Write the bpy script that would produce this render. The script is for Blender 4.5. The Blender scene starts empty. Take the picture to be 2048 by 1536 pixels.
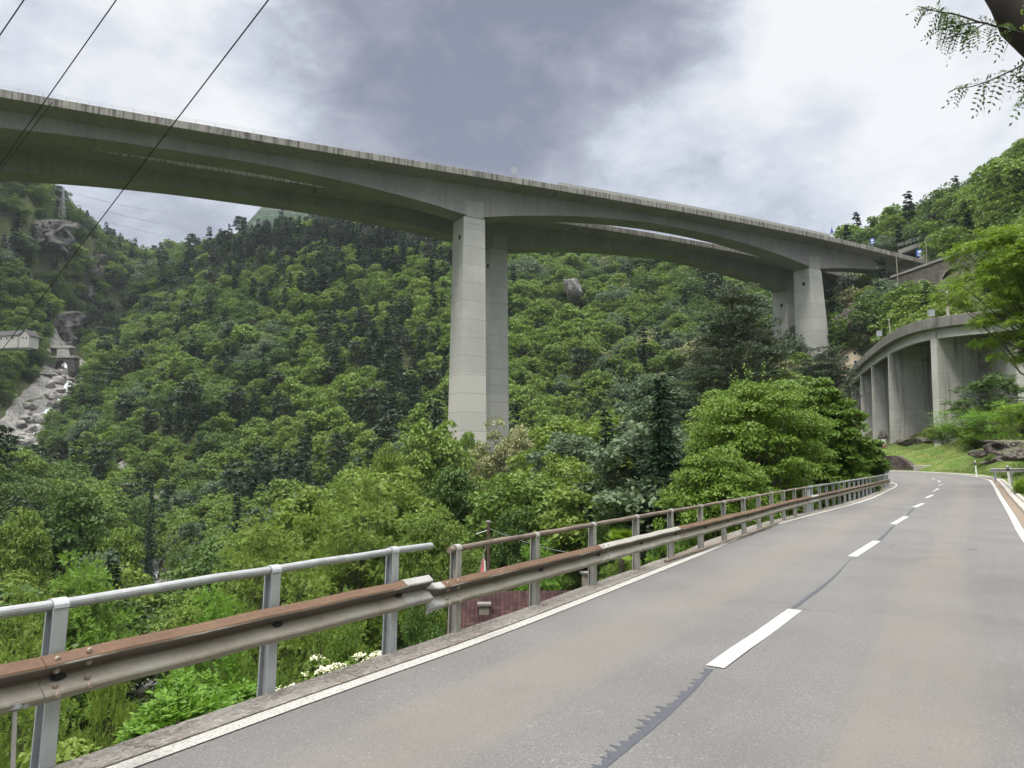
import bpy, math, random
import numpy as np
from mathutils import Vector, Matrix
R=math.radians
sc=bpy.context.scene
col=sc.collection
# ---------------------------------------------------------------- camera
CAMH=1.8; PITCH=R(6.5); F=1540.0
cd=bpy.data.cameras.new("camera"); cam=bpy.data.objects.new("camera",cd); col.objects.link(cam)
cam.location=(0,0,CAMH); cam.rotation_euler=(math.pi/2+PITCH,0,0)
cd.sensor_width=36; cd.lens=36*F/2048; cd.clip_end=9000; cd.clip_start=0.05
sc.camera=cam
# ---------------------------------------------------------------- sky, sun, exposure
SUN_EL,SUN_ROT=R(58),R(215)
w=bpy.data.worlds.new("World"); sc.world=w; w.use_nodes=True
def ray(x,y):
    a=(x-1024)/F; b=-(y-768)/F
    return np.array([a,math.cos(PITCH)-b*math.sin(PITCH),b*math.cos(PITCH)+math.sin(PITCH)])
def W(px,row,Y):
    "world point at forward distance Y seen at survey coordinates px,row"
    d=ray(px,row); t=Y/d[1]
    return np.array([d[0]*t,Y,CAMH+d[2]*t])
def sky():
    nt=w.node_tree; N=nt.nodes; L=nt.links; N.clear()
    out=N.new('ShaderNodeOutputWorld'); bg=N.new('ShaderNodeBackground'); L.new(bg.outputs[0],out.inputs[0])
    bg.inputs['Strength'].default_value=0.1
    st=N.new('ShaderNodeTexSky'); st.sky_type='NISHITA'; st.sun_disc=False
    st.sun_elevation=SUN_EL; st.sun_rotation=SUN_ROT; st.altitude=500
    tc=N.new('ShaderNodeTexCoord'); D=tc.outputs['Generated']
    def math_(op,a,b=None,c=None,clamp=False):
        n=N.new('ShaderNodeMath'); n.operation=op; n.use_clamp=clamp
        for i,v in enumerate((a,b,c)):
            if v is None: continue
            if isinstance(v,(int,float)): n.inputs[i].default_value=v
            else: L.new(v,n.inputs[i])
        return n.outputs[0]
    def vm(op,a,b):
        n=N.new('ShaderNodeVectorMath'); n.operation=op
        for i,v in enumerate((a,b)):
            if isinstance(v,tuple): n.inputs[i].default_value=v
            elif v is not None: L.new(v,n.inputs[i])
        return n.outputs['Value'] if op in('DOT_PRODUCT','LENGTH','DISTANCE') else n.outputs[0]
    # warp the directions with noise so that cloud masses have torn edges
    n1=N.new('ShaderNodeTexNoise'); n1.inputs['Scale'].default_value=2.6; n1.inputs['Detail'].default_value=7; n1.inputs['Roughness'].default_value=.56
    mp=N.new('ShaderNodeMapping'); L.new(D,mp.inputs[0]); mp.inputs['Scale'].default_value=(1,1,1.7); mp.inputs['Rotation'].default_value=(0,R(18),0); mp.inputs['Location'].default_value=(3.1,1.7,.4)
    L.new(mp.outputs[0],n1.inputs['Vector'])
    off=vm('SUBTRACT',n1.outputs['Color'],(.5,.5,.5))
    sc_=N.new('ShaderNodeVectorMath'); sc_.operation='SCALE'; L.new(off,sc_.inputs[0]); sc_.inputs['Scale'].default_value=.42
    Dw=vm('ADD',D,sc_.outputs[0])
    n2=N.new('ShaderNodeTexNoise'); n2.inputs['Scale'].default_value=4.2; n2.inputs['Detail'].default_value=9; n2.inputs['Roughness'].default_value=.55; L.new(mp.outputs[0],n2.inputs['Vector'])
    # cloud thickness: positive = dark grey mass, negative = bright thin veil
    acc=math_('MULTIPLY_ADD',n2.outputs['Fac'],1.9,-.86)
    blobs=[(1000,60,.27,.62),(1270,40,.20,.55),(760,170,.17,.30),(900,250,.15,.26),(560,60,.12,.10),(1080,300,.055,.30),(1500,440,.15,.42),(1680,400,.12,.14),(1130,470,.15,.2),
           (250,440,.22,.36),(60,60,.10,.08),(280,110,.22,-.55),(560,300,.14,-.10),(1560,190,.24,-.45),(1850,260,.28,-.30),(1290,290,.09,-.26),(1500,20,.10,-.25),(1480,345,.03,-.30),(1980,60,.2,-.1),(1950,200,.1,.12)]
    n3=N.new('ShaderNodeTexNoise'); n3.inputs['Scale'].default_value=11; n3.inputs['Detail'].default_value=8; n3.inputs['Roughness'].default_value=.6; n3.inputs['Distortion'].default_value=.3; L.new(mp.outputs[0],n3.inputs['Vector']); acc=math_('ADD',acc,math_('MULTIPLY_ADD',n3.outputs['Fac'],1.25,-.625))
    for px,row,rad,wgt in blobs:
        d=ray(px,row); d=d/np.linalg.norm(d)
        dist=vm('DISTANCE',Dw,tuple(float(q) for q in d))
        mr=N.new('ShaderNodeMapRange'); mr.interpolation_type='SMOOTHSTEP'
        L.new(dist,mr.inputs[0]); mr.inputs[1].default_value=0; mr.inputs[2].default_value=rad*1.45; mr.inputs[3].default_value=wgt; mr.inputs[4].default_value=0
        acc=math_('ADD',acc,mr.outputs[0])
    cr=N.new('ShaderNodeValToRGB'); e=cr.color_ramp; L.new(math_('MULTIPLY_ADD',acc,.5,.5,True),cr.inputs[0])
    e.elements[0].position=.22; e.elements[0].color=(.88,.89,.905,1)
    e.elements[1].position=1.0; e.elements[1].color=(.20,.22,.30,1)
    for p_,c_ in ((.34,(.80,.82,.85)),(.42,(.70,.735,.80)),(.52,(.60,.64,.72)),(.66,(.42,.45,.53)),(.82,(.30,.32,.39))):
        q=e.elements.new(p_); q.color=(*c_,1)
    # an overcast sky is brighter overhead than near the ridges
    sx=N.new('ShaderNodeSeparateXYZ'); L.new(D,sx.inputs[0])
    mr=N.new('ShaderNodeMapRange'); mr.interpolation_type='SMOOTHSTEP'; L.new(sx.outputs[2],mr.inputs[0])
    mr.inputs[1].default_value=.56; mr.inputs[2].default_value=.85; mr.inputs[3].default_value=6.5; mr.inputs[4].default_value=39.
    scl=N.new('ShaderNodeVectorMath'); scl.operation='SCALE'; L.new(cr.outputs[0],scl.inputs[0]); L.new(mr.outputs[0],scl.inputs['Scale'])
    mx=N.new('ShaderNodeMix'); mx.data_type='RGBA'; mx.inputs[0].default_value=.95
    L.new(st.outputs[0],mx.inputs[6]); L.new(scl.outputs[0],mx.inputs[7]); L.new(mx.outputs[2],bg.inputs[0])
    # high, thicker cloud is neutral to slightly warm rather than blue
    wm=N.new('ShaderNodeMix'); wm.data_type='RGBA'; mr2=N.new('ShaderNodeMapRange'); L.new(sx.outputs[2],mr2.inputs[0]); mr2.inputs[1].default_value=.56; mr2.inputs[2].default_value=.75; L.new(mr2.outputs[0],wm.inputs[0]); L.new(cr.outputs[0],wm.inputs[6]); wm.inputs[7].default_value=(.80,.79,.765,1); L.new(wm.outputs[2],scl.inputs[0])
sky()
sl=bpy.data.lights.new("sun",'SUN'); sl.energy=1.5; sl.angle=R(10); sl.color=(1,.95,.86)
so=bpy.data.objects.new("sun",sl); col.objects.link(so)
_d=Vector((math.sin(SUN_ROT)*math.cos(SUN_EL),math.cos(SUN_ROT)*math.cos(SUN_EL),math.sin(SUN_EL)))
so.rotation_euler=_d.to_track_quat('Z','Y').to_euler(); so.location=(0,0,400)
vs=sc.view_settings; vs.view_transform='Standard'; vs.look='None'; vs.exposure=0.72; vs.gamma=1
cy=sc.cycles; cy.max_bounces=6; cy.diffuse_bounces=3; cy.glossy_bounces=2; cy.transmission_bounces=3; cy.transparent_max_bounces=4
cy.sample_clamp_indirect=4; cy.caustics_reflective=False; cy.caustics_refractive=False
# ---------------------------------------------------------------- helpers
def tag(o,label=None,cat=None,group=None,kind=None):
    if label: o['label']=label
    if cat: o['category']=cat
    if group: o['group']=group
    if kind: o['kind']=kind
    return o
def empty(name,loc=(0,0,0),label=None,cat=None,group=None,rz=0):
    o=bpy.data.objects.new(name,None); col.objects.link(o); o.location=tuple(float(v) for v in loc); o.rotation_euler=(0,0,rz); o.empty_display_size=.3
    return tag(o,label,cat,group)
def mesh(name,V,Fc,uv=None,smooth=False,uvf=None):
    me=bpy.data.meshes.new(name)
    V=np.asarray(V,dtype=np.float32).reshape(-1,3)
    if isinstance(Fc,np.ndarray):
        k=Fc.shape[1]; n=len(Fc)
        me.vertices.add(len(V)); me.vertices.foreach_set('co',V.ravel())
        me.loops.add(n*k); me.loops.foreach_set('vertex_index',Fc.ravel().astype(np.int32))
        me.polygons.add(n); me.polygons.foreach_set('loop_start',np.arange(0,n*k,k,dtype=np.int32))
        me.update(calc_edges=True)
    else:
        me.from_pydata([tuple(float(c) for c in v) for v in V],[],[tuple(int(i) for i in f) for f in Fc]); me.update()
    if uv is not None:
        ul=me.uv_layers.new(name='UVMap'); li=np.empty(len(me.loops),dtype=np.int32); me.loops.foreach_get('vertex_index',li)
        ul.data.foreach_set('uv',np.asarray(uv,dtype=np.float32)[li].ravel())
    if uvf is not None:
        ul=me.uv_layers.new(name='UVMap'); ul.data.foreach_set('uv',np.asarray(uvf,dtype=np.float32).ravel())
    if smooth: me.polygons.foreach_set('use_smooth',np.ones(len(me.polygons),dtype=bool))
    return me
def root_of(p):
    while p.parent is not None: p=p.parent
    return p
def obj(name,V,Fc,mat=None,parent=None,uv=None,smooth=False,local=False,uvf=None):
    V=np.asarray(V,dtype=float).reshape(-1,3)
    if parent is not None and not local: V=V-np.array(root_of(parent).location)
    me=mesh(name,V,Fc,uv,smooth,uvf)
    if mat is not None:
        for m in (mat if isinstance(mat,(list,tuple)) else [mat]): me.materials.append(m)
    o=bpy.data.objects.new(name,me); col.objects.link(o)
    if parent is not None: o.parent=parent
    return o
class MB:
    "collects simple solids into one mesh"
    def __init__(s): s.V=[];s.F=[];s.n=0
    def add(s,V,Fc):
        V=np.asarray(V,dtype=float).reshape(-1,3); s.V.append(V); s.F+= [tuple(i+s.n for i in f) for f in Fc]; s.n+=len(V); return s
    def box(s,c,size,ax=None,taper=1.0):
        c=np.array(c,float); hx,hy,hz=[q/2 for q in size]
        if ax is None: ax=np.eye(3)
        pts=[]
        for z,k in ((-hz,1.0),(hz,taper)):
            for x,y in ((-hx,-hy),(hx,-hy),(hx,hy),(-hx,hy)):
                pts.append(c+ax[0]*x*k+ax[1]*y*k+ax[2]*z)
        return s.add(pts,[(0,3,2,1),(4,5,6,7),(0,1,5,4),(1,2,6,5),(2,3,7,6),(3,0,4,7)])
    def tube(s,P,rad,n=8,cap=True):
        P=np.asarray(P,float); m=len(P); rad=np.broadcast_to(np.asarray(rad,float),(m,))
        T=np.gradient(P,axis=0); T/=np.linalg.norm(T,axis=1)[:,None]+1e-9
        ref=np.array([0,0,1.]) if abs(T[:,2]).mean()<.8 else np.array([1.,0,0])
        A=np.cross(T,ref); A/=np.linalg.norm(A,axis=1)[:,None]+1e-9; B=np.cross(T,A)
        a=np.arange(n)*2*math.pi/n
        V=(P[:,None,:]+rad[:,None,None]*(np.cos(a)[None,:,None]*A[:,None,:]+np.sin(a)[None,:,None]*B[:,None,:])).reshape(-1,3)
        Fc=[(i*n+j,i*n+(j+1)%n,(i+1)*n+(j+1)%n,(i+1)*n+j) for i in range(m-1) for j in range(n)]
        if cap: Fc+=[tuple(range(n-1,-1,-1)),tuple((m-1)*n+j for j in range(n))]
        return s.add(V,Fc)
    def prism(s,poly,a,b):
        "poly: list of 3D points; extruded from offset a to offset b"
        poly=np.asarray(poly,float); n=len(poly)
        V=np.concatenate([poly+np.array(a),poly+np.array(b)])
        return s.add(V,[tuple(range(n-1,-1,-1)),tuple(range(n,2*n))]+[(i,(i+1)%n,n+(i+1)%n,n+i) for i in range(n)])
    def build(s,name,mat,parent=None,smooth=False,local=False):
        return obj(name,np.concatenate(s.V),s.F,mat,parent,smooth=smooth,local=local)
def sweep(stations,closed=True,caps=True):
    "stations: array (m,k,3) of section rings"
    S=np.asarray(stations,float); m,k,_=S.shape; kk=k if closed else k-1
    Fc=[(i*k+j,(i+1)*k+j,(i+1)*k+(j+1)%k,i*k+(j+1)%k) for i in range(m-1) for j in range(kk)]
    if caps and closed: Fc+=[tuple(range(k)),tuple((m-1)*k+j for j in range(k-1,-1,-1))]
    return S.reshape(-1,3),Fc
def copy_tree(o,parent=None,**kw):
    c=o.copy(); col.objects.link(c)
    if parent is not None: c.parent=parent
    for ch in list(o.children): copy_tree(ch,c)
    return c
def catmull(P,step):
    P=np.asarray(P,float); Q=np.vstack([2*P[0]-P[1],P,2*P[-1]-P[-2]]); out=[]
    for i in range(1,len(Q)-2):
        n=max(1,int(np.linalg.norm(Q[i+1]-Q[i])/step)); t=(np.arange(n)/n)[:,None]
        a,b,c,d=Q[i-1],Q[i],Q[i+1],Q[i+2]
        out.append(.5*((2*b)+(c-a)*t+(2*a-5*b+4*c-d)*t*t+(-a+3*b-3*c+d)*t**3))
    return np.vstack(out+[P[-1:]])
def resample(P,step=None,n=None):
    P=np.asarray(P,float); s=np.r_[0,np.cumsum(np.linalg.norm(np.diff(P,axis=0),axis=1))]
    if n is None: n=max(2,int(round(s[-1]/step))+1)
    t=np.linspace(0,s[-1],n); return np.stack([np.interp(t,s,P[:,k]) for k in range(P.shape[1])],1),t
# ---------------------------------------------------------------- materials
class NT:
    def __init__(s,name):
        s.m=bpy.data.materials.new(name); s.m.use_nodes=True; s.t=s.m.node_tree; s.N=s.t.nodes; s.L=s.t.links; s.N.clear()
        s.out=s.N.new('ShaderNodeOutputMaterial')
    def n(s,typ,**kw):
        q=s.N.new('ShaderNode'+typ)
        for k,v in kw.items(): setattr(q,k,v)
        return q
    def set(s,sock,v):
        if isinstance(v,(int,float)): sock.default_value=v
        elif isinstance(v,tuple): sock.default_value=(*v,1) if len(v)==3 and sock.type=='RGBA' else v
        else: s.L.new(v,sock)
    def math(s,op,a,b=0.,c=None,clamp=False):
        q=s.n('Math',operation=op,use_clamp=clamp); s.set(q.inputs[0],a); s.set(q.inputs[1],b)
        if c is not None: s.set(q.inputs[2],c)
        return q.outputs[0]
    def noise(s,scale,detail=4,rough=.55,vec=None,stretch=None,out='Fac',dist=0.):
        q=s.n('TexNoise'); q.inputs['Scale'].default_value=scale; q.inputs['Detail'].default_value=detail; q.inputs['Roughness'].default_value=rough; q.inputs['Distortion'].default_value=dist
        v=vec if vec is not None else s.coord()
        if stretch:
            mp=s.n('Mapping'); s.L.new(v,mp.inputs[0]); mp.inputs['Scale'].default_value=stretch; v=mp.outputs[0]
        s.L.new(v,q.inputs['Vector']); return q.outputs[out]
    def coord(s,kind='Object'):
        k='_c'+kind
        if not hasattr(s,k): setattr(s,k,s.n('TexCoord').outputs[kind])
        return getattr(s,k)
    def pos(s):
        if not hasattr(s,'_g'): s._g=s.n('NewGeometry')
        return s._g.outputs['Position']
    def geo(s,o):
        s.pos(); return s._g.outputs[o]
    def sep(s,v):
        q=s.n('SeparateXYZ'); s.L.new(v,q.inputs[0]); return q.outputs
    def ramp(s,fac,stops,interp='LINEAR'):
        q=s.n('ValToRGB'); e=q.color_ramp; e.interpolation=interp; s.set(q.inputs[0],fac)
        e.elements[0].position=stops[0][0]; e.elements[0].color=(*stops[0][1],1) if isinstance(stops[0][1],tuple) else (stops[0][1],)*3+(1,)
        e.elements[1].position=stops[-1][0]; e.elements[1].color=(*stops[-1][1],1) if isinstance(stops[-1][1],tuple) else (stops[-1][1],)*3+(1,)
        for p_,c_ in stops[1:-1]:
            x=e.elements.new(p_); x.color=(*c_,1) if isinstance(c_,tuple) else (c_,c_,c_,1)
        return q.outputs[0]
    def mix(s,f,a,b,mode='MIX'):
        q=s.n('Mix',data_type='RGBA',blend_type=mode); s.set(q.inputs[0],f); s.set(q.inputs[6],a); s.set(q.inputs[7],b); return q.outputs[2]
    def rng(s,v,a,b,c,d,smooth=False):
        q=s.n('MapRange'); q.interpolation_type='SMOOTHSTEP' if smooth else 'LINEAR'; s.set(q.inputs[0],v)
        for i,x in zip((1,2,3,4),(a,b,c,d)): s.set(q.inputs[i],x)
        return q.outputs[0]
    def bump(s,h,strength=.3,dist=.02):
        q=s.n('Bump'); s.L.new(h,q.inputs['Height']); q.inputs['Strength'].default_value=strength; q.inputs['Distance'].default_value=dist; return q.outputs[0]
    def finish(s,colr,rough=.8,normal=None,metal=0.,spec=.4):
        b=s.n('BsdfPrincipled'); s.set(b.inputs['Base Color'],colr); s.set(b.inputs['Roughness'],rough); s.set(b.inputs['Metallic'],metal); b.inputs['Specular IOR Level'].default_value=spec
        if normal is not None: s.L.new(normal,b.inputs['Normal'])
        s.L.new(b.outputs[0],s.out.inputs[0]); return s.m
MAT={}
def plain(name,c,rough=.6,metal=0,var=.12,scale=6,spec=.4):
    t=NT(name); k=t.noise(scale,5,.6); c2=tuple(q*(1-var*2) for q in c)
    return t.finish(t.mix(t.rng(k,.3,.7,0,1),c2,c),rough,metal=metal,spec=spec)
def concrete(name,base=(.40,.395,.37),board=0.0,zj=None,uj=None,streak=.4,dark=(.13,.125,.12),bscale=1.0,stain=.5,uvm=False,lo=.52,sts=1.3,pale=None,jw=.035,ja=.6):
    "weathered board-marked concrete; zj: lift height, uj: joint spacing along u"
    t=NT(name)
    if uvm: v=t.coord('UV')
    else: v=t.coord('Object')
    big=t.noise(.12*bscale,4,.55); med=t.noise(.9*bscale,5,.6); fine=t.noise(14*bscale,3,.6)
    c=t.mix(t.rng(big,.3,.7,0,1),tuple(q*.84 for q in base),tuple(min(1,q*1.12) for q in base))
    c=t.mix(t.rng(med,.42,.75,0,.30*stain),c,dark)
    # rain streaks: noise stretched along the vertical
    st=t.noise(sts,4,.6,stretch=(1,1,.06)) 
    c=t.mix(t.rng(st,lo,lo+.17,0,streak),c,dark)
    s=t.sep(v)
    U,Zc=(s[0],s[1]) if uvm else (s[0],s[2])
    if board:
        bl=t.noise(1.0,2,.5,vec=v,stretch=(.35/board,.35/board,7/board) if not uvm else (.2/board,7/board,1))
        c=t.mix(t.rng(bl,.35,.7,0,.22),c,dark)
    def joint(c,coord,per,wid,amt):
        fr=t.math('FRACT',t.math('DIVIDE',coord,per)); near=t.math('LESS_THAN',t.math('MINIMUM',fr,t.math('SUBTRACT',1.0,fr)),wid/per)
        c=t.mix(t.math('MULTIPLY',near,amt),c,tuple(q*.5 for q in base))
        idx=t.math('FLOOR',t.math('DIVIDE',coord,per)); wn=t.n('TexWhiteNoise',noise_dimensions='1D'); t.L.new(idx,wn.inputs['W'])
        return t.mix(t.rng(wn.outputs['Value'],0,1,0,.34),c,tuple(q*.62 for q in base))
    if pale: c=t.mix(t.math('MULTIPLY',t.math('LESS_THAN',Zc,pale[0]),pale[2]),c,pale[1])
    if zj: c=joint(c,Zc,zj,jw,ja)
    if uj: c=joint(c,U,uj,.035,.45)
    c=t.mix(t.rng(fine,.3,.8,0,.14),c,tuple(min(1,q*1.35) for q in base))
    return t.finish(c,.88,t.bump(t.math('ADD',med,fine),.25,.03),spec=.25)
def leafmat(name,ca,cb,cc,hue=.5,trans=.32,rough=.5,patch=.02):
    t=NT(name); r=t.geo('Random Per Island'); oi=t.n('ObjectInfo'); pn=t.noise(patch,3,.6,vec=t.pos())
    c=t.mix(r,ca,cb)
    c=t.mix(t.rng(t.math('ADD',t.math('MULTIPLY',oi.outputs['Random'],.6),t.math('MULTIPLY',t.rng(pn,.35,.65,0,1),.4)),.3,.9,0,hue,True),c,cc)
    b=t.n('BsdfPrincipled'); t.set(b.inputs['Base Color'],c); b.inputs['Roughness'].default_value=rough; b.inputs['Specular IOR Level'].default_value=.3
    tr=t.n('BsdfTranslucent'); t.L.new(t.mix(.6,c,(.30,.42,.06),'MIX') if False else c,tr.inputs[0])
    m=t.n('MixShader'); m.inputs[0].default_value=trans; t.L.new(b.outputs[0],m.inputs[1]); t.L.new(tr.outputs[0],m.inputs[2]); t.L.new(m.outputs[0],t.out.inputs[0])
    return t.m
def rockmat(name,a,b,d,scale=.25,crack=1.0,moss=None):
    t=NT(name); n1=t.noise(scale,8,.65,vec=t.pos(),dist=.4); n2=t.noise(scale*6,5,.6,vec=t.pos())
    c=t.ramp(t.math('ADD',t.math('MULTIPLY',n1,.75),t.math('MULTIPLY',n2,.25)),[(.32,d),(.46,a),(.62,b)])
    vo=t.n('TexVoronoi',feature='DISTANCE_TO_EDGE'); mp=t.n('Mapping'); mp.inputs['Scale'].default_value=(scale*1.6,scale*1.6,scale*2.4); t.L.new(t.pos(),mp.inputs[0])
    wv=t.n('VectorMath',operation='ADD'); t.L.new(mp.outputs[0],wv.inputs[0]); t.L.new(t.noise(scale*2,4,.6,vec=t.pos(),out='Color'),wv.inputs[1]); t.L.new(wv.outputs[0],vo.inputs['Vector']); vo.inputs['Scale'].default_value=1
    c=t.mix(t.rng(vo.outputs['Distance'],0,.05,.75*crack,0),c,tuple(q*.3 for q in d))
    if moss:
        nz=t.sep(t.geo('Normal'))[2]; c=t.mix(t.math('MULTIPLY',t.rng(nz,.55,.9,0,1),t.rng(n2,.4,.6,0,1)),c,moss)
    return t.finish(c,.9,t.bump(t.math('ADD',n1,t.math('MULTIPLY',n2,.4)),.7,.3/max(scale*3,.1)*.3),spec=.2)
# ---------------------------------------------------------------- road lines (x,y) surveyed along the curve
def rz(x,y): return -0.0175*x+0.0247*y
CEN=[(-9.6,-12.5),(-4.5,-3.9),(.51,4.65),(2.42,7.89),(7.05,15.68),(11.51,23.14),(16,30.68),(20.57,38.32),(25.07,45.94),(29.82,54.01),(34.6,63.0),(38.3,71.3),(40.5,78.2),(40.9,84),(39.2,90),(34.5,95.5),(28,99.5),(19,102.5)]
LEF=[(-11.9,-12.0),(-6.9,-3.5),(-2.18,4.55),(-1.09,6.37),(0,8.16),(3.19,13.93),(6.99,20.79),(14.76,32.82),(21.,43.6),(26.9,54.3),(30.4,62.6),(33.2,69.5),(35.3,75.4),(36.6,80.6),(36.5,84.6),(34.8,88.2),(31,91.8),(25.5,94.8),(17.8,97.6)]
RIG=[(-7.0,-14),(-1.9,-5.4),(3.1,3.13),(7.85,11.2),(12.63,19.35),(16.8,26.23),(25.57,40.79),(33.,53.2),(38.3,62.3),(42.5,71),(44.8,78),(45.4,85),(43.6,92.2),(38,98.8),(30.,103.4),(20,106.4)]
NST=150
def sm(P): return resample(catmull(P,.6),n=NST)[0]
Cc,Lc,Rc=sm(CEN),sm(LEF),sm(RIG)
# pair stations: nearest points of left/right curves to the normal at the centre
def pair(C,P):
    T=np.gradient(C,axis=0); T/=np.linalg.norm(T,axis=1)[:,None]; out=[]
    Pf=resample(P,n=3000)[0]
    last=0
    for c,t in zip(C,T):
        d=np.abs((Pf-c)@t)+.02*np.linalg.norm(Pf-c,axis=1)
        dd=np.linalg.norm(Pf-c,axis=1); d[dd>9]=1e3; i=max(last,int(np.argmin(d))); last=i; out.append(Pf[i])
    return np.array(out)
Lp,Rp=pair(Cc,Lc),pair(Cc,Rc)
def rowz(px,row,Y): return W(px,row,Y)[2]
ROWC=[(1829,1013.5),(1859,993),(1872,981),(1881.5,972),(1883,967),(1881.5,964.5),(1862,959),(1831,955),(1788,952.3)]
Zc_=np.array([rz(x,y) for x,y in Cc])
bank=np.interp(np.arange(NST),[0,NST*.45,NST*.62,NST*.8,NST],[0,0,.26,.40,.3])
Zl=np.array([rz(x,y) for x,y in Lp])
Zr=np.array([rz(x,y) for x,y in Rp])+bank
Zc_=Zc_+bank*.5
def outw(A,B,d): # point beyond B on line A->B
    u=B-A; u/=np.linalg.norm(u,axis=1)[:,None]; return B+u*np.asarray(d).reshape(-1,1)
S3=lambda P,z:np.column_stack([P,z])
CUM=np.r_[0,np.cumsum(np.linalg.norm(np.diff(Cc,axis=0),axis=1))]
Yc=Cc[:,1]
kerbw=np.interp(CUM,[0,18,30,75,85,95,200],[.34,.36,.42,.5,1.2,1.3,.8])
Le=outw(Cc,Lp,kerbw); Re=outw(Cc,Rp,np.full(NST,.12))
GUT=outw(Cc,Rp,np.full(NST,.62)); KB=outw(Cc,Rp,np.full(NST,.8)); KT=outw(Cc,Rp,np.full(NST,1.12))
# ---------------------------------------------------------------- terrain
def gp(px,row,Y,dz=0):
    p=W(px,row,Y); return (p[0],p[1],p[2]+dz)
TP=[(-8,4,-8),(-14,12,-13),(-30,20,-18),(-3,25,-10),(-12,40,-15),(-40,60,-22),(3,45,-10),(-50,100,-25),(-68,144,-27),(-80,180,-27),(-103,220,-26),(-20,80,-15),(10,75,-8),(0,120,-10),(28,125,-1),(14,98,-5),(-30,150,-20),
 (-120,150,-12),(-150,220,-4),(-60,200,-24),(-11,200,-11),(35,200,0),(45,160,-1),(-100,60,-14),(-150,100,0),(-130,290,-20),gp(150,960,360),gp(30,905,400),gp(60,835,440),gp(130,755,480),gp(135,735,510),(-50,260,-15),
 (20,250,-3),(-90,260,-18),(-70,320,8),(-125,340,-3),(24,84,-3),(22,66,-6),(28,92,1)]
M=-9
TP+=[gp(250,700,500,M),gp(300,640,560,M),gp(400,860,350,M),gp(400,720,430,M),gp(400,620,520,M),gp(430,545,580,M),gp(350,520,660,M),gp(450,490,650,M),
 gp(600,960,290,M),gp(600,850,345,M),gp(600,750,400,M),gp(600,650,460,M),gp(570,540,540,M),gp(600,465,620,M),gp(250,850,400,M),gp(180,800,460,M),gp(200,640,600,M),
 gp(780,930,270,M),gp(750,800,345,M),gp(760,650,440,M),gp(760,470,610,M),
 gp(950,900,265,M),gp(950,780,330,M),gp(950,650,410,M),gp(950,545,500,M),gp(950,490,570,M),
 gp(1150,880,275,M),gp(1150,780,330,M),gp(1150,680,390,M),gp(1150,590,450,M),gp(1150,528,520,M),
 gp(1400,830,255,M),gp(1400,740,310,M),gp(1400,650,370,M),gp(1400,580,430,M),gp(1400,535,490,M),
 gp(1540,780,240,M),gp(1550,690,300,M),gp(1560,610,380,M),gp(1680,612,430,M),gp(1620,600,430,M),
 (-250,850,170),(0,800,170),(200,700,130),(350,600,150),gp(295,575,930),gp(340,560,980),gp(230,560,900),gp(420,545,900),(-100,700,215),(0,650,195),(120,560,150)]
TP+=[(104,268,36),(112,292,44),(90,240,20),(128,262,55),(137,273,66),(141,240,64),(150,215,64),(152,290,72),(148,262,68),(162,300,76),(175,240,96),(200,225,106),(190,290,108),(165,330,90),(150,318,76),(166,316,82),(230,300,128),(180,400,110),
 (62,128,6),(61,110,5),(70,150,7.5),(79,175,9),(88,205,12),(70,112,9),(76,125,13),(84,145,16),(92,112,28),(100,135,34),(112,170,42),(118,200,44),(106,215,38),(100,190,32),
 (52,92,3.5),(49,72,3.6),(44,55,4),(33,40,3.5),(25,25,4),(16,5,3),(60,80,8),(55,55,14),(42,30,12),(75,80,18),(90,60,40),(110,95,45),(130,140,58),(160,180,80),(60,0,22),(110,20,55),(30,-20,8),gp(1930,870,100),gp(2000,850,78),gp(1880,886,104),gp(1850,893,108),gp(2048,880,62),gp(1990,905,68),gp(1940,915,90),gp(1780,905,112),gp(1810,902,106),(25,105,1.5),(25,112,2.5),(40,125,3)]
TP+=[(0,-40,-3),(-30,-30,-16),(-100,-40,-12),(-200,0,10),(60,-60,30),(-6,-6,-8),(-14,-14,-9)]
M2=-8
TP+=[gp(-40,375,540,M2),gp(20,385,545,M2),gp(60,405,560,M2),gp(120,450,600,M2),gp(200,480,640,M2),gp(262,515,720,M2),gp(295,520,860,M2),gp(0,700,470,M2),gp(0,800,430,M2),gp(0,540,510,M2),gp(100,600,555,M2),
 gp(170,640,590,M2),gp(225,560,660,M2),gp(-200,500,500,M2),gp(-300,700,420),gp(-60,850,390,M2),gp(-200,900,330),gp(30,740,455,M2),(-300,260,20),(-250,180,0),(-420,500,190),(-400,900,260)]
TP=np.array(TP,float)
def tps_fit(P,lam=40.):
    X=P[:,:2]/100; n=len(P); d=np.linalg.norm(X[:,None]-X[None],axis=2); K=np.where(d>0,d*d*np.log(d+1e-12),0)+np.eye(n)*lam*1e-4
    A=np.zeros((n+3,n+3)); A[:n,:n]=K; A[:n,n]=1; A[:n,n+1:]=X; A[n,:n]=1; A[n+1:,:n]=X.T
    return X,np.linalg.solve(A,np.r_[P[:,2],0,0,0])
TX,TW=tps_fit(TP)
RIV=[(-58,120),(-68,144),(-82,180),(-103,220),(-130,290),(-165,328),tuple(gp(150,960,360)[:2]),tuple(gp(60,925,385)[:2]),tuple(gp(30,890,408)[:2]),tuple(gp(62,830,440)[:2]),tuple(gp(125,760,478)[:2]),tuple(gp(128,735,510)[:2]),tuple(gp(150,700,560)[:2])]
RIV=[(-52,20),(-54,60),(-55,90)]+RIV
RIVs=catmull(RIV,4)
def smooth01(t): t=np.clip(t,0,1); return t*t*(3-2*t)
rngT=np.random.default_rng(5)
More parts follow.
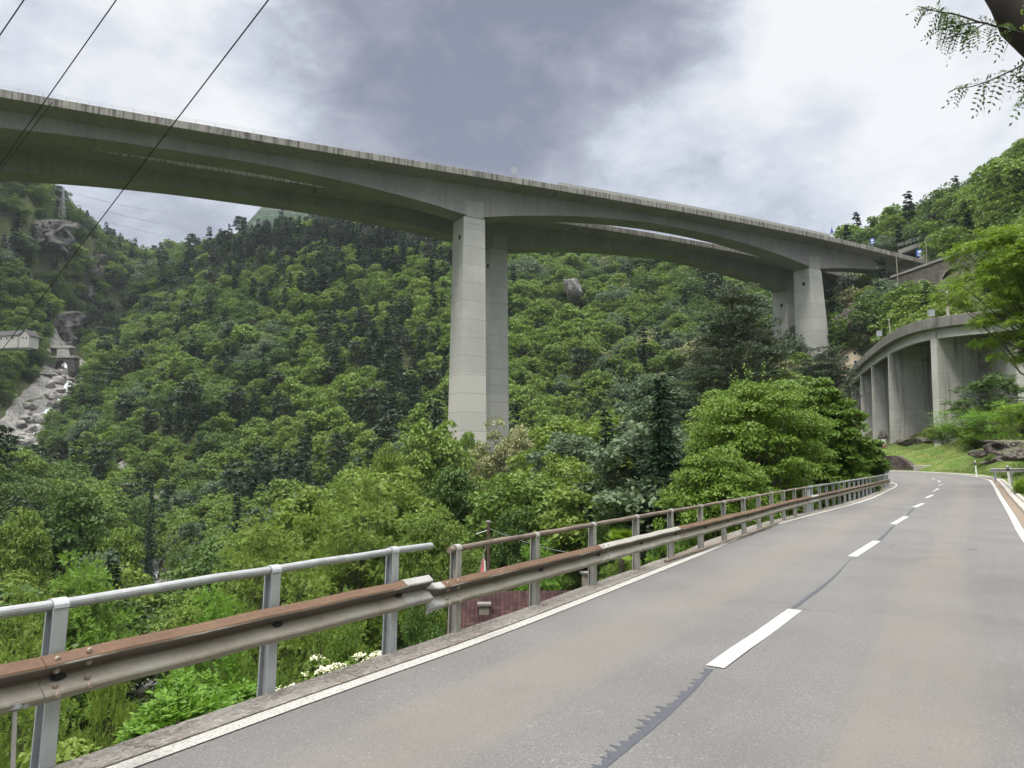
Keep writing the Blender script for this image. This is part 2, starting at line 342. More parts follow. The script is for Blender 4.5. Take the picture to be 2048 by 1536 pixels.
def vnoise(x,y,s,seed=0):
    "cheap smooth value noise"
    x=x/s+seed*17.3; y=y/s+seed*9.1; i=np.floor(x); j=np.floor(y); fx=smooth01(x-i); fy=smooth01(y-j)
    h=lambda a,b: np.modf(np.abs(np.sin(a*127.1+b*311.7+seed*7.7)*43758.5453))[0]
    return (h(i,j)*(1-fx)+h(i+1,j)*fx)*(1-fy)+(h(i,j+1)*(1-fx)+h(i+1,j+1)*fx)*fy
def river_d(x,y):
    d=np.full(x.shape,1e9)
    for p in RIVs: d=np.minimum(d,np.hypot(x-p[0],y-p[1]))
    return d
def ground(x,y):
    x=np.asarray(x,float); y=np.asarray(y,float); sh=x.shape; x=x.ravel(); y=y.ravel()
    z=np.zeros(len(x))
    for k in range(0,len(x),20000):
        q=np.column_stack([x[k:k+20000],y[k:k+20000]])/100; d=np.linalg.norm(q[:,None]-TX[None],axis=2); Kq=d*d*np.log(d+1e-12)
        z[k:k+20000]=Kq@TW[:-3]+TW[-3]+q@TW[-2:]
    z+=(vnoise(x,y,38,1)-.5)*9*smooth01((np.hypot(x,y)-230)/80)+(vnoise(x,y,12,2)-.5)*2.5*smooth01((np.hypot(x,y)-60)/80)
    # river bed
    rd=river_d(x,y); z=z-2.2*(1-smooth01((rd-4)/9))
    # road shelf
    m=(x>-25)&(x<85)&(y>-30)&(y<140)
    if m.any():
        xm,ym=x[m],y[m]; zz=z[m]
        best=np.full(len(xm),1e9); sg=np.zeros(len(xm)); zr=np.zeros(len(xm)); lat=np.zeros(len(xm))
        for i in range(NST):
            d=np.hypot(xm-Cc[i,0],ym-Cc[i,1]); u=best>d; best=np.where(u,d,best)
            ur=Rp[i]-Cc[i]; wr=np.linalg.norm(ur); ur=ur/wr; l=(xm-Cc[i,0])*ur[0]+(ym-Cc[i,1])*ur[1]
            lw=np.linalg.norm(Lp[i]-Cc[i])+kerbw[i]
            sg=np.where(u,np.where(l>0,d-wr-.85,-(d-lw)),sg); 
            zr=np.where(u,np.where(l>0,Zr[i],Zl[i]),zr); lat=np.where(u,np.where(l>0,1,-1)*np.where(l>0,np.maximum(d-wr-.85,0),np.maximum(d-lw,0)),lat)
            side=np.where(u,np.sign(l),0) if i==0 else np.where(u,np.sign(l),side)
        dist=np.abs(lat)
        inside=dist<=0
        # right-hand verge rises gently out of the kerb, left-hand side drops at the retaining wall
        right=zr+.05+np.minimum(dist,1.2)*.10+np.maximum(dist-1.2,0)*.22
        kr=smooth01((dist-1.2)/6)
        tgtR=right*(1-kr)+zz*kr
        kl=smooth01((dist-.1)/2.5)
        wallz=zr-3.2
        tgtL=np.minimum(zr-.35-2.2*np.minimum(dist,2.0),wallz+3.2)*(1-kl)+np.minimum(zz,zr-1.0)*kl
        zz=np.where(side>0,tgtR,tgtL); zz=np.where(inside,zr-.45,zz); z[m]=zz
    return z.reshape(sh)
def gz(x,y): return float(ground(np.array([x]),np.array([y]))[0])
def grid(name,xs,ys,mat,hole=None,lower=0.):
    X,Y=np.meshgrid(xs,ys); Z=ground(X,Y)
    if hole: Z=Z-.25*((X>hole[0])&(X<hole[1])&(Y>hole[2])&(Y<hole[3]))
    nx,ny=len(xs),len(ys)
    i,j=np.meshgrid(np.arange(nx-1),np.arange(ny-1)); a=(j*nx+i).ravel(); Fc=np.column_stack([a,a+1,a+nx+1,a+nx])
    if hole:
        cx=(X[:-1,:-1]+X[1:,1:]).ravel()/2; cyy=(Y[:-1,:-1]+Y[1:,1:]).ravel()/2
        Fc=Fc[~((cx-3.5>hole[0])&(cx+3.5<hole[1])&(cyy-3.5>hole[2])&(cyy+3.5<hole[3]))]
    return obj(name,np.column_stack([X.ravel(),Y.ravel(),Z.ravel()]),Fc,mat,smooth=True)
def m_ground():
    t=NT('ground_soil'); a=t.noise(.35,6,.6,vec=t.pos()); b=t.noise(5,5,.65,vec=t.pos()); c=t.mix(t.rng(a,.4,.6,0,1),(.045,.075,.018),(.09,.085,.05)); c=t.mix(t.rng(b,.45,.7,0,.7),c,(.03,.045,.014))
    return t.finish(c,.95,t.bump(b,.6,.1),spec=.1)
def m_verge():
    t=NT('verge_grass'); a=t.noise(.5,5,.6,vec=t.pos()); b=t.noise(9,5,.65,vec=t.pos()); c=t.mix(t.rng(a,.38,.62,0,1),(.085,.15,.03),(.17,.19,.06)); c=t.mix(t.rng(b,.4,.75,0,.7),c,(.05,.085,.02))
    return t.finish(c,.95,t.bump(b,.8,.08),spec=.1)
MAT['ground']=m_ground(); MAT['verge']=m_verge()
NEAR=(-14,72,-16,128)
t1=grid('hillside_ground',np.arange(-560,420.1,7),np.arange(-66,1000.1,7),MAT['ground'],hole=(-14+1,72-1,-16+1,128-1)); tag(t1,kind='structure')
t2=grid('roadside_ground',np.arange(-15,73.1,.8),np.arange(-17,129.1,.8),MAT['verge']); tag(t2,kind='structure')
# the wide valley floor and far ground as one big sheet reaching the horizon, well below the valley
def far_ground():
    rng=np.arange(0,24); rad=np.r_[0,np.geomspace(300,9000,14)]; V=[(0,0,-120)]
    for r_ in rad[1:]:
        for k in range(24): V.append((r_*math.cos(k*math.pi/12),r_*math.sin(k*math.pi/12),-120))
    Fc=[(0,1+k,1+(k+1)%24) for k in range(24)]
    for i in range(len(rad)-2):
        for k in range(24): a=1+i*24+k; b=1+i*24+(k+1)%24; Fc.append((a,b,b+24,a+24))
    tag(obj('valley_ground',V,Fc,MAT['ground']),kind='structure')
far_ground()
# far blue mountain
def far_mountain():
    pts=np.array([(-900,1500,120),(-760,1520,200),(-560,1500,310),(-480,1500,395),(-400,1520,440),(-330,1540,425),(-200,1560,360),(-50,1580,300),(120,1580,240),(300,1560,200)],float)
    pk=W(560,400,1500); 
    xs=np.arange(-1000,500,14.); ys=np.arange(1150,1750,14.); X,Y=np.meshgrid(xs,ys)
    ridge=np.interp(X,[-1000,-700,-560,-500,-452,-400,-300,-100,100,500],[150,330,480,528,565,560,520,440,370,300])
    base=100; k=np.clip((Y-1180)/(1500-1180),0,1); back=np.clip((1750-Y)/250,0,1)
    Z=base+(ridge-base)*np.minimum(k**.85,back)+(vnoise(X,Y,60,4)-.5)*34*np.minimum(1,k*3)+(vnoise(X,Y,22,6)-.5)*16
    nx,ny=len(xs),len(ys); i,j=np.meshgrid(np.arange(nx-1),np.arange(ny-1)); a=(j*nx+i).ravel()
    t=NT('mountain_slope'); n=t.noise(.012,7,.65,vec=t.pos()); f=t.noise(.12,5,.6,vec=t.pos())
    c=t.ramp(t.math('ADD',t.math('MULTIPLY',n,.6),t.math('MULTIPLY',f,.4)),[(.40,(.020,.038,.022)),(.52,(.035,.062,.032)),(.60,(.09,.092,.10))])
    m=t.finish(c,.95,t.bump(f,1,3),spec=.1)
    tag(obj('mountain',np.column_stack([X.ravel(),Y.ravel(),Z.ravel()]),np.column_stack([a,a+1,a+nx+1,a+nx]),m,smooth=True),kind='structure')
    return lambda x,y: 0
far_mountain()
# ---------------------------------------------------------------- road surface
def asphalt():
    t=NT('asphalt'); uv=t.coord('UV'); P=t.pos(); s=t.sep(uv)
    agg=t.noise(95,4,.75,vec=P); ag2=t.noise(42,4,.75,vec=P); big=t.noise(.6,4,.55,vec=P); lane=t.noise(1,3,.5,vec=uv,stretch=(3.,.16,1))
    c=t.mix(t.rng(big,.3,.7,0,1),(.118,.116,.116),(.168,.165,.163))
    c=t.mix(t.rng(agg,.42,.60,0,.9),c,(.075,.072,.07))
    c=t.mix(t.rng(ag2,.58,.72,0,.6),c,(.36,.345,.32))
    vo=t.n('TexVoronoi'); t.L.new(P,vo.inputs['Vector']); vo.inputs['Scale'].default_value=26
    c=t.mix(t.math('MULTIPLY',t.math('LESS_THAN',vo.outputs['Distance'],.13),t.rng(t.noise(1.7,2,.5,vec=P),.45,.6,0,.55)),c,(.42,.41,.39))
    # rusty-brown wheel-track stains down both lanes
    wob=t.math('MULTIPLY',t.math('SUBTRACT',lane,.5),1.6)
    u=t.math('ADD',s[0],wob); tot=None
    for cen,wd,a in ((-1.15,.80,.72),(1.45,.75,.66),(2.55,.35,.15),(-2.3,.4,.15)):
        d=t.math('ABSOLUTE',t.math('SUBTRACT',u,cen)); v=t.rng(d,0,wd,a,0,True); tot=v if tot is None else t.math('ADD',tot,v)
    vo2=t.n('TexVoronoi',feature='DISTANCE_TO_EDGE'); wv=t.n('VectorMath',operation='ADD'); t.L.new(P,wv.inputs[0]); t.L.new(t.noise(1.2,5,.7,vec=P,out='Color'),wv.inputs[1]); t.L.new(wv.outputs[0],vo2.inputs['Vector']); vo2.inputs['Scale'].default_value=.28
    c=t.mix(t.math('MULTIPLY',t.rng(vo2.outputs['Distance'],0,.0035,.7,0),t.rng(t.noise(.35,2,.5,vec=P),.5,.58,0,1)),c,(.05,.05,.05))
    tr=t.noise(1,4,.6,vec=uv,stretch=(9.,.25,1)); c=t.mix(t.rng(tr,.5,.7,0,.28),c,(.105,.102,.10))
    mottle=t.noise(.9,5,.6,vec=P)
    c=t.mix(t.math('MULTIPLY',tot,t.rng(mottle,.28,.68,.25,.75)),c,(.175,.148,.120))
    return t.finish(c,t.rng(ag2,.3,.7,.72,.9),t.bump(t.math('ADD',agg,ag2),.45,.012),spec=.45)
MAT['asphalt']=asphalt()
def worn_paint(name,wear=.55,scale=45):
    t=NT(name); P=t.pos(); n=t.noise(scale,5,.75,vec=P); b=t.noise(3,4,.6,vec=P)
    c=t.mix(t.rng(b,.3,.7,0,.35),(.45,.44,.415),(.34,.33,.305)); c=t.mix(t.rng(n,.46,.58,0,wear),c,(.15,.145,.14)); c=t.mix(t.rng(t.noise(.8,5,.7,vec=P),.56,.66,0,wear*.8),c,(.19,.18,.17))
    return t.finish(c,.75,t.bump(n,.5,.01))
MAT['line']=worn_paint('worn_edge_line',.75,60); MAT['dash']=worn_paint('worn_white_paint',.42,50)
road=empty('road',(0,0,0)); tag(road,kind='structure'); 
def strip(name,A,B,mat,parent=road,nu=2,u0=None,u1=None,lift=0):
    A=np.asarray(A,float);B=np.asarray(B,float); m=len(A); tt=np.linspace(0,1,nu)
    V=(A[:,None]*(1-tt)[None,:,None]+B[:,None]*tt[None,:,None]); V[...,2]+=lift
    u0=np.broadcast_to(0. if u0 is None else u0,(m,)); u1=np.broadcast_to(1. if u1 is None else u1,(m,))
    s=np.r_[0,np.cumsum(np.linalg.norm(np.diff((A+B)[:,:2]/2,axis=0),axis=1))]
    UV=np.stack([u0[:,None]*(1-tt)+u1[:,None]*tt,np.repeat(s[:,None],nu,1)],2).reshape(-1,2)
    i,j=np.meshgrid(np.arange(nu-1),np.arange(m-1)); a=(j*nu+i).ravel()
    return obj(name,V.reshape(-1,3),np.column_stack([a,a+1,a+nu+1,a+nu]),mat,parent,uv=UV,smooth=True)
wl=np.linalg.norm(Lp-Cc,axis=1); wr_=np.linalg.norm(Rp-Cc,axis=1)
A=S3(outw(Cc,Lp,np.full(NST,.02)),Zl); Cm=S3(Cc,Zc_); ZE=Zr+(Zr-Zc_)*.12/wr_; B=S3(Re,ZE)
s1=strip('asphalt',A,Cm,MAT['asphalt'],nu=8,u0=-wl-.02,u1=0)
s2=strip('asphalt',Cm,B,MAT['asphalt'],nu=8,u0=0,u1=wr_+.12)
def off(P,Q,d,z): return S3(outw(P,Q,d),z)
f_=lambda v: np.full(NST,v)
strip('edge_line',off(Cc,Lp,f_(-.07),Zl),off(Cc,Lp,f_(.065),Zl),MAT['line'],lift=.006)
slp=(Zr-Zc_)/wr_; strip('edge_line',off(Cc,Rp,f_(-.09),Zr-.09*slp),off(Cc,Rp,f_(.09),Zr+.09*slp),MAT['dash'],lift=.008)
# left concrete coping with a front step, butting the asphalt
def m_coping():
    t=NT('coping_concrete'); P=t.pos(); a=t.noise(1.1,5,.6,vec=P); b=t.noise(26,5,.75,vec=P); g=t.noise(7,5,.7,vec=P)
    c=t.mix(t.rng(a,.35,.65,0,1),(.155,.135,.115),(.235,.22,.20)); c=t.mix(t.rng(g,.45,.65,0,.6),c,(.10,.088,.075)); c=t.mix(t.rng(b,.50,.62,0,.75),c,(.33,.31,.28)); c=t.mix(t.rng(b,.30,.42,.8,0),c,(.06,.055,.05))
    vo=t.n('TexVoronoi',feature='DISTANCE_TO_EDGE'); wv=t.n('VectorMath',operation='ADD'); t.L.new(P,wv.inputs[0]); t.L.new(t.noise(2.5,4,.7,vec=P,out='Color'),wv.inputs[1]); t.L.new(wv.outputs[0],vo.inputs['Vector']); vo.inputs['Scale'].default_value=.7
    c=t.mix(t.rng(vo.outputs['Distance'],0,.012,.85,0),c,(.04,.035,.03))
    return t.finish(c,.95,t.bump(t.math('ADD',b,g),.8,.02),spec=.2)
MAT['coping']=m_coping()
zz=Zl
kerbw=kerbw+(vnoise(CUM*1.0,CUM*0,.45,31)-.5)*.05+(vnoise(CUM,CUM*0,2.1,32)-.5)*.06
ring=np.stack([off(Cc,Lp,f_(.075),zz-.02),off(Cc,Lp,f_(.078),zz+.012),off(Cc,Lp,kerbw*.95,zz+.016),off(Cc,Lp,kerbw,zz+.0),off(Cc,Lp,kerbw,zz-.5),off(Cc,Lp,kerbw-.05,zz-.5),off(Cc,Lp,kerbw-.05,zz-3.6),off(Cc,Lp,f_(.075),zz-3.6)],1)
V_,F_=sweep(ring); cp=obj('coping',V_,F_,MAT['coping'],road)
# right-hand gutter, drain slot and kerb
MAT['gutter']=plain('gutter_stain',(.23,.175,.13),.9,var=.2,scale=3); MAT['kerb']=concrete('kerb_concrete',(.36,.34,.31),streak=.1,bscale=6,stain=.7)
strip('gutter',S3(Re,ZE+.001),off(Cc,Rp,f_(.42),ZE-.03),MAT['gutter'])
ring=np.stack([off(Cc,Rp,f_(a),Zr+b) for a,b in ((.42,-.2),(.42,.04),(.45,.07),(.62,.07),(.65,.01),(.70,.01),(.73,.09),(.90,.09),(.92,-.2))],1)
V_,F_=sweep(ring); obj('kerb',V_,F_,MAT['kerb'],road)
# centre dashes (near,far ends as surveyed) 
def road_pt(px,row):
    d=ray(px,row); n=np.array([.0175,-.0247,1.]); t=-CAMH/(n@d); return d*t+np.array([0,0,CAMH])
def dash(a,b,wd=.16):
    a=np.array(a[:2],float); b=np.array(b[:2],float); u=(b-a)/np.linalg.norm(b-a); v=np.array([u[1],-u[0]])
    n=5; t=np.linspace(0,1,n)[:,None]; P=a*(1-t)+b*t
    def zat(q):
        i=np.argmin(np.hypot(*(Cc-q).T)); l=(q-Cc[i])@((Rp[i]-Cc[i])/wr_[i]); return np.interp(l,[-wl[i],0,wr_[i]],[Zl[i],Zc_[i],Zr[i]])
    AA=np.array([(*q,zat(q)) for q in P-v*wd/2]); BB=np.array([(*q,zat(q)) for q in P+v*wd/2])
    strip('centre_dash',AA,BB,MAT['dash'],lift=.006)
Sd=[((1430,1335),(1590,1220)),((1705,1113),(1754,1082.5)),((1786.5,1048),(1813,1033)),((1827,1015),(1846,1007)),((1852,996),(1866,990)),((1867,983),(1877,978.6)),((1878,973),(1885,970.5))]
for a,b in Sd: dash(road_pt(*a),road_pt(*b))
s0=CUM[np.argmin(np.hypot(*(Cc-np.array(road_pt(1880,971.5)[:2])).T))]
for k in range(1,7):
    sA=s0+7.4*k; 
    q=lambda s:(np.interp(s,CUM,Cc[:,0]),np.interp(s,CUM,Cc[:,1])); dash(q(sA-1.6),q(sA+1.6))
for k in range(1,3): # behind the viewpoint
    sA=CUM[np.argmin(np.hypot(*(Cc-np.array([2.4,7.9])).T))]-8*k; dash(q(sA-1.7),q(sA+1.7))
# bitumen crack sealing beside the dashes, ragged
MAT['seal']=plain('bitumen_seal',(.062,.066,.08),.6,var=.1,scale=20)
def seal(pts,wd,rag=.05,seed=1,name='crack_seal'):
    rg=np.random.default_rng(seed); P,_=resample(np.array([road_pt(*p)[:2] for p in pts]),step=.02); T=np.gradient(P,axis=0); T/=np.linalg.norm(T,axis=1)[:,None]; v=np.column_stack([T[:,1],-T[:,0]])
    wv=np.interp(np.linspace(0,1,len(P)),np.linspace(0,1,len(wd)),wd)
    ph=np.cumsum(.02*rg.uniform(5.,13.,len(P))); teeth=np.abs((ph%1)-.1)*np.repeat(rg.uniform(.2,1.3,len(P)//5+1),5)[:len(P)]
    A=P-v*(wv[:,None]*.35+ (rag*teeth*rg.uniform(.3,1.5,len(P))*(wv/max(wd)))[:,None]); B=P+v*(wv*.35)[:,None]
    zf=lambda Q:np.array([rz(x,y) for x,y in Q]); strip(name,S3(A,zf(A)),S3(B,zf(B)),MAT['seal'],lift=.0035)
seal([(1195,1545),(1290,1465),(1380,1385),(1425,1338)],[.05,.07,.09,.05,.03],.14,2)
seal([(1588,1216),(1640,1178),(1668,1155),(1702,1118)],[.06,.07,.03,.01],.03,3)
seal([(1757,1082),(1772,1068),(1787,1052)],[.12,.09,.1],.0,4)
seal([(1830,1014),(1822,1022),(1814,1031)],[.10,.08,.1],.0,5)
seal([(1828,1120),(1850,1116),(1880,1116),(1918,1119)],[.01,.02,.02,.01],.0,6)
seal([(1782,1096),(1787,1088),(1850,1087),(2012,1086)],[.012,.012,.012],.0,7)
seal([(1850,1095),(1930,1097),(2016,1096),(2016,1087)],[.01,.012,.012],.0,8)
seal([(1935,1097),(1945,1101),(1955,1097)],[.08,.03,.01],.0,9)
# ---------------------------------------------------------------- motorway viaducts
MAT['web']=concrete('girder_concrete',(.30,.288,.288),board=.55,uj=5.2,streak=.30,dark=(.12,.118,.11),uvm=True,stain=.8)
MAT['parapet']=concrete('parapet_concrete',(.34,.33,.305),streak=.95,uj=2.6,dark=(.07,.066,.058),uvm=True,bscale=2,stain=1.2,lo=.44,sts=1.7)
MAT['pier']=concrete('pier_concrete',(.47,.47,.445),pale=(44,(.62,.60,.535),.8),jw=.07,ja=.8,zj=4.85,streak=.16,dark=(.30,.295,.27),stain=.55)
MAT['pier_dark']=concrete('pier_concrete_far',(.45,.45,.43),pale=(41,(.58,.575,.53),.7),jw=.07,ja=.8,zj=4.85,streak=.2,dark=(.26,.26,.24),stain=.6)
MAT['head']=concrete('pier_head_concrete',(.33,.325,.305),streak=.3,dark=(.14,.138,.13)); MAT['barrier']=plain('noise_barrier_panel',(.42,.43,.40),.7,var=.1,scale=1)
MAT['galv']=plain('galvanised_steel',(.42,.43,.44),.55,.55,var=.12,scale=9)
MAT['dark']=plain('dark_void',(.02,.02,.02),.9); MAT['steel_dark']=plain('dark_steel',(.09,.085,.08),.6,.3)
def row_fit(Apt,dirv,u,half,rows,deg=3):
    "z along the near deck edge, from surveyed rows; returns function of t"
    n=np.array([dirv[1],-dirv[0]]); E0=np.array(Apt)+n*half; T=[];Zs=[]
    for px,row in rows:
        d=ray(px,row); r=d[0]/d[1]; t=(r*E0[1]-E0[0])/(dirv[0]-r*dirv[1]); y=E0[1]+dirv[1]*t; T.append(t); Zs.append(CAMH+d[2]*y/d[1])
    c=np.polyfit(T,Zs,deg); lo,hi=min(T),max(T); dl,dh=np.polyval(np.polyder(c),lo),np.polyval(np.polyder(c),hi)
    def z(t):
        t=np.asarray(t,float); return np.polyval(c,np.clip(t,lo,hi))+np.minimum(t-lo,0)*dl+np.maximum(t-hi,0)*dh
    return z,T
def viaduct(name,label,A0,dirv,rows,t0,t1,tR,depth,pmat,piers,barrier=None,rail=None,curve=0.):
    dirv=np.array(dirv)/np.linalg.norm(dirv); n=np.array([dirv[1],-dirv[0]]); HW=7.8
    zf,T=row_fit(A0,dirv,None,HW,rows)
    root=empty(name,(A0[0],A0[1],-17),label,'viaduct')
    ts=np.r_[np.arange(t0,t1,2.6),t1]
    bend=lambda t: n*0
    P=np.array([np.array(A0)+dirv*t for t in ts]); z=zf(ts); D=depth(ts)
    def ring(pts): # list of (u,v) -> stations
        return np.stack([np.column_stack([P+n*np.asarray(u).reshape(-1,1) if np.ndim(u) else P+n*u,z-v]) for u,v in pts],1)
    def strips(nm,pts,mat,parent=root):
        S=ring(pts); m,k,_=S.shape; V,Fc=sweep(S)
        cum=np.concatenate([[0],np.cumsum([np.linalg.norm(S[0,(j+1)%k]-S[0,j]) for j in range(k)])])
        uvf=[]
        for i in range(m-1):
            for j in range(k):
                if j==k-1: a,b=cum[k-1],cum[k]
                else: a,b=cum[j],cum[j+1]
                dz=0
                uvf+=[(ts[i],a),(ts[i+1],a),(ts[i+1],b),(ts[i],b)]
        uvf+=[(0,0)]*(2*k)
        return obj(nm,V,Fc,mat,parent,uvf=uvf)
    bw=3.2
    strips('girder',[(bw+.1,2.35),(bw,D),(-bw,D),(-bw-.1,2.35)],MAT['web'])
    strips('deck_slab',[(HW-.25,1.05),(HW-.25,1.68),(HW-.7,1.78),(bw+.6,2.3),(bw+.1,2.35),(-bw-.1,2.35),(-bw-.6,2.3),(-HW+.7,1.78),(-HW+.25,1.68),(-HW+.25,1.05)],MAT['web'])
    for s in (1,-1):
        strips('parapet',[(s*HW,.06),(s*HW,1.62),(s*(HW-.24),1.72),(s*(HW-.24),1.05),(s*(HW-.3),.0),(s*(HW-.08),.0)][::s],MAT['parapet'])
    if rail:
        for s in (1,):
            b=MB(); tt=np.arange(rail[0],rail[1],4.0); 
            for t in tt:
                q=np.array(A0)+dirv*t+n*(s*(HW-.2)); zz_=float(zf(t)); b.box((q[0],q[1],zz_+.4),(.07,.07,.9))
            for h in (.45,.85):
                Q=np.array([[*(np.array(A0)+dirv*t+n*(s*(HW-.2))),float(zf(t))+h] for t in np.arange(rail[0],rail[1]+1,6)]); b.tube(Q,.028,5)
            b.build('railing',MAT['galv'],root)
    if barrier:
        tt=np.arange(barrier[0],barrier[1],4.); S=[]
        for t in tt:
            q=np.array(A0)+dirv*t; zz_=float(zf(t)); S.append([[*(q+n*(HW-.36)),zz_-.5],[*(q+n*(HW-.36)),zz_+.95],[*(q+n*(HW-.48)),zz_+.95],[*(q+n*(HW-.48)),zz_-.5]])
        V,Fc=sweep(S); nb=obj('noise_barrier',V,Fc,MAT['barrier'],root)
        for t in tt: 
            b=MB(); q=np.array(A0)+dirv*t+n*(HW-.33); b.box((q[0],q[1],float(zf(t))+.22),(.16,.16,1.5)); b.build('barrier_post',MAT['galv'],nb)
    for (t,zb,half,base,cx) in piers:
        q=np.array(A0)+dirv*t; ztop=float(zf(t))-float(depth(np.array([t]))[0])-(.0 if t<50 else .25)
        Hh=ztop-zb
        def sec(z_,f,nn=0):
            # base = extra half-width at foot: (-dir, +dir, -n, +n)
            k=f
            x0,x1=-(half+base[0]*k),half+base[1]*k; y0,y1=-(half+base[2]*k),half+base[3]*k; ch=.0
            return [[*(q+dirv*x+n*y),z_] for x,y in ((x0,y0),(x1,y0),(x1,y1),(x0,y1))]
        zs=[ztop,ztop-2,ztop-2.01]+list(np.linspace(ztop-6,zb,10))
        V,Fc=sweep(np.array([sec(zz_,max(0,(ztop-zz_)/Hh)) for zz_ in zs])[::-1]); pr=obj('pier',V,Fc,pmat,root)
        b=MB(); dd=float(depth(np.array([t]))[0]); c=q; zc=(ztop+ztop+dd-2.45)/2; b.box((c[0],c[1],zc),(half*1.7,2*(3.2+.05),dd-2.5),ax=[np.array([*dirv,0]),np.array([*n,0]),np.array([0,0,1.])]); b.build('pier_head',MAT['head'],pr)
        # bearing shelf strip in the other pier concrete, and the access hatch
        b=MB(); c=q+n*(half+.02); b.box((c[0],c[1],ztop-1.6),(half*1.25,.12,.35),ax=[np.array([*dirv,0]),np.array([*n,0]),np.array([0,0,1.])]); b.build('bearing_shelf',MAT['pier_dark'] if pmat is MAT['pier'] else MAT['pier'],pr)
        b=MB(); c=q-dirv*(half+.06)+n*(.9); b.box((c[0],c[1],ztop-5.2),(.16,.95,1.25),ax=[np.array([*dirv,0]),np.array([*n,0]),np.array([0,0,1.])]); b.build('hatch',MAT['dark'],pr)
        if t>50:
            for s in (-1,1):
                b=MB(); c=q+n*s*2; b.box((c[0],c[1],ztop+.12),(1.2,1.2,.26)); b.build('bearing',MAT['steel_dark'],pr)
    # service boxes hanging under the cantilever
    for t in (-58,-30,24,70):
        if t0<t<t1:
            b=MB(); q=np.array(A0)+dirv*t+n*(HW-2.0); b.box((q[0],q[1],float(zf(t))-2.2),(.5,2.2,.5),ax=[np.array([*dirv,0]),np.array([*n,0]),np.array([0,0,1.])]); b.build('drain_box',MAT['web'],root)
    return root,zf,dirv,n,HW
def haunch(piers,dm,dp,half):
    def D(t):
        t=np.asarray(t,float); o=np.full(t.shape,float(dm))
        for p_,hf,dpp in piers:
            k=np.clip(1-np.abs(t-p_)/hf,0,1); o=np.maximum(o,dm+(dpp-dm)*k**2.0)
        return o
    return D
d1=np.array([117.5,70.]);L1=np.linalg.norm(d1); d1/=L1
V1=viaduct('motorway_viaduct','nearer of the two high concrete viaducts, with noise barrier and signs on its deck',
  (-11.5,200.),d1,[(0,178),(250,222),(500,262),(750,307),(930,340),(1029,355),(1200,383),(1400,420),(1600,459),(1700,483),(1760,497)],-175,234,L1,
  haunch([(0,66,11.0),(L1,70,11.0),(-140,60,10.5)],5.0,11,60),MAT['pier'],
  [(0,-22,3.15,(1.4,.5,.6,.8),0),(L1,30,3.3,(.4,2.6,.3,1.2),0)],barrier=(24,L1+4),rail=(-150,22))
d2=np.array([109.5,67.]);L2=np.linalg.norm(d2); d2/=L2
V2=viaduct('motorway_viaduct','farther of the two long concrete viaducts, seen below and behind the nearer one',
  (-3.9,225.),d2,[(150,281),(300,305),(510,342),(1240,455),(1400,482),(1590,522),(1650,537),(1700,549)],-170,196,L2,
  haunch([(0,66,10.6),(L2,66,10.4),(-140,60,10)],5.2,10,60),MAT['pier_dark'],
  [(-1.5,-22,2.75,(.8,.5,.5,.7),0),(L2,30,3.3,(.3,1.0,.3,.6),0)],rail=(-20,180))
def on_deck(v,px):
    root,zf,dv,n,HW=v; E0=np.array([root.location[0],root.location[1]])+n*(HW-.25); d=ray(px,470); r=d[0]/d[1]; t=(r*E0[1]-E0[0])/(dv[0]-r*dv[1]); q=E0+dv*t; return np.array([q[0],q[1],float(zf(t))-.05])
# signs standing on the nearer deck
MAT['sign_grey']=plain('sign_back_grey',(.33,.35,.37),.5,.4,var=.05); MAT['sign_white']=plain('sign_white',(.7,.7,.7),.5,var=.03); MAT['sign_blue']=plain('sign_blue',(.03,.10,.42),.45,var=.03); MAT['sign_red']=plain('sign_red',(.5,.03,.03),.45,var=.03)
def board(name,pos,label,w_,h_,mat,kind='square',hpost=.8,lean=0.,cat='sign'):
    r_=empty(name,pos,label,cat); v=np.array([pos[0],pos[1],0.]); v/=np.linalg.norm(v); ax=[np.array([v[1],-v[0],0]),v,np.array([0,0,1.])]
    b=MB(); b.tube([pos,pos+np.array([lean,0,hpost+h_*.2])],.06,8); b.build('post',MAT['galv'],r_)
    c=pos+np.array([lean*1.15,0,hpost+h_/2]); 
    if kind=='square':
        b=MB(); b.box(c,(w_,.1,h_),ax); p_=b.build('panel',mat,r_)
        b=MB()
        for s in (-1,1): b.box(c+ax[0]*s*(w_/2)-v*.0,(.08,.16,h_+.08),ax); b.box(c+ax[2]*s*(h_/2),(w_,.15,.08),ax)
        b.build('rim',MAT['galv'],p_)
    elif kind=='tri':
        def tri(k,off,t_): 
            return [c+ax[0]*(-w_/2*k)+ax[2]*(-h_/2*k)+v*off,c+ax[0]*(w_/2*k)+ax[2]*(-h_/2*k)+v*off,c+ax[2]*(h_/2*k)+v*off]
        b=MB(); b.prism(tri(1,0,0),(0,0,0),tuple(v*.08)); p_=b.build('panel',MAT['sign_grey'],r_)
        b=MB(); b.prism(tri(.6,-.03,0),(0,0,0),tuple(v*.028)); b.build('symbol',MAT['sign_blue'],p_)
    elif kind=='blue':
        b=MB(); b.box(c,(w_,.1,h_),ax); p_=b.build('panel',mat,r_)
        b=MB(); b.box(c-v*.07+ax[2]*h_*.16,(w_*.5,.04,h_*.34),ax); b.box(c-v*.07-ax[2]*h_*.28,(w_*.62,.04,h_*.12),ax); b.build('symbol',MAT['sign_white'],p_)
    return r_
board('square_sign',on_deck(V1,1032),'square grey sign leaning above the deck beside the start of the noise barrier',1.5,1.7,MAT['sign_grey'],hpost=1.3,lean=-.5)
board('triangle_sign',on_deck(V1,1664),'triangular sign on the viaduct deck at the end of the noise barrier',1.5,3.0,None,'tri',1.2)
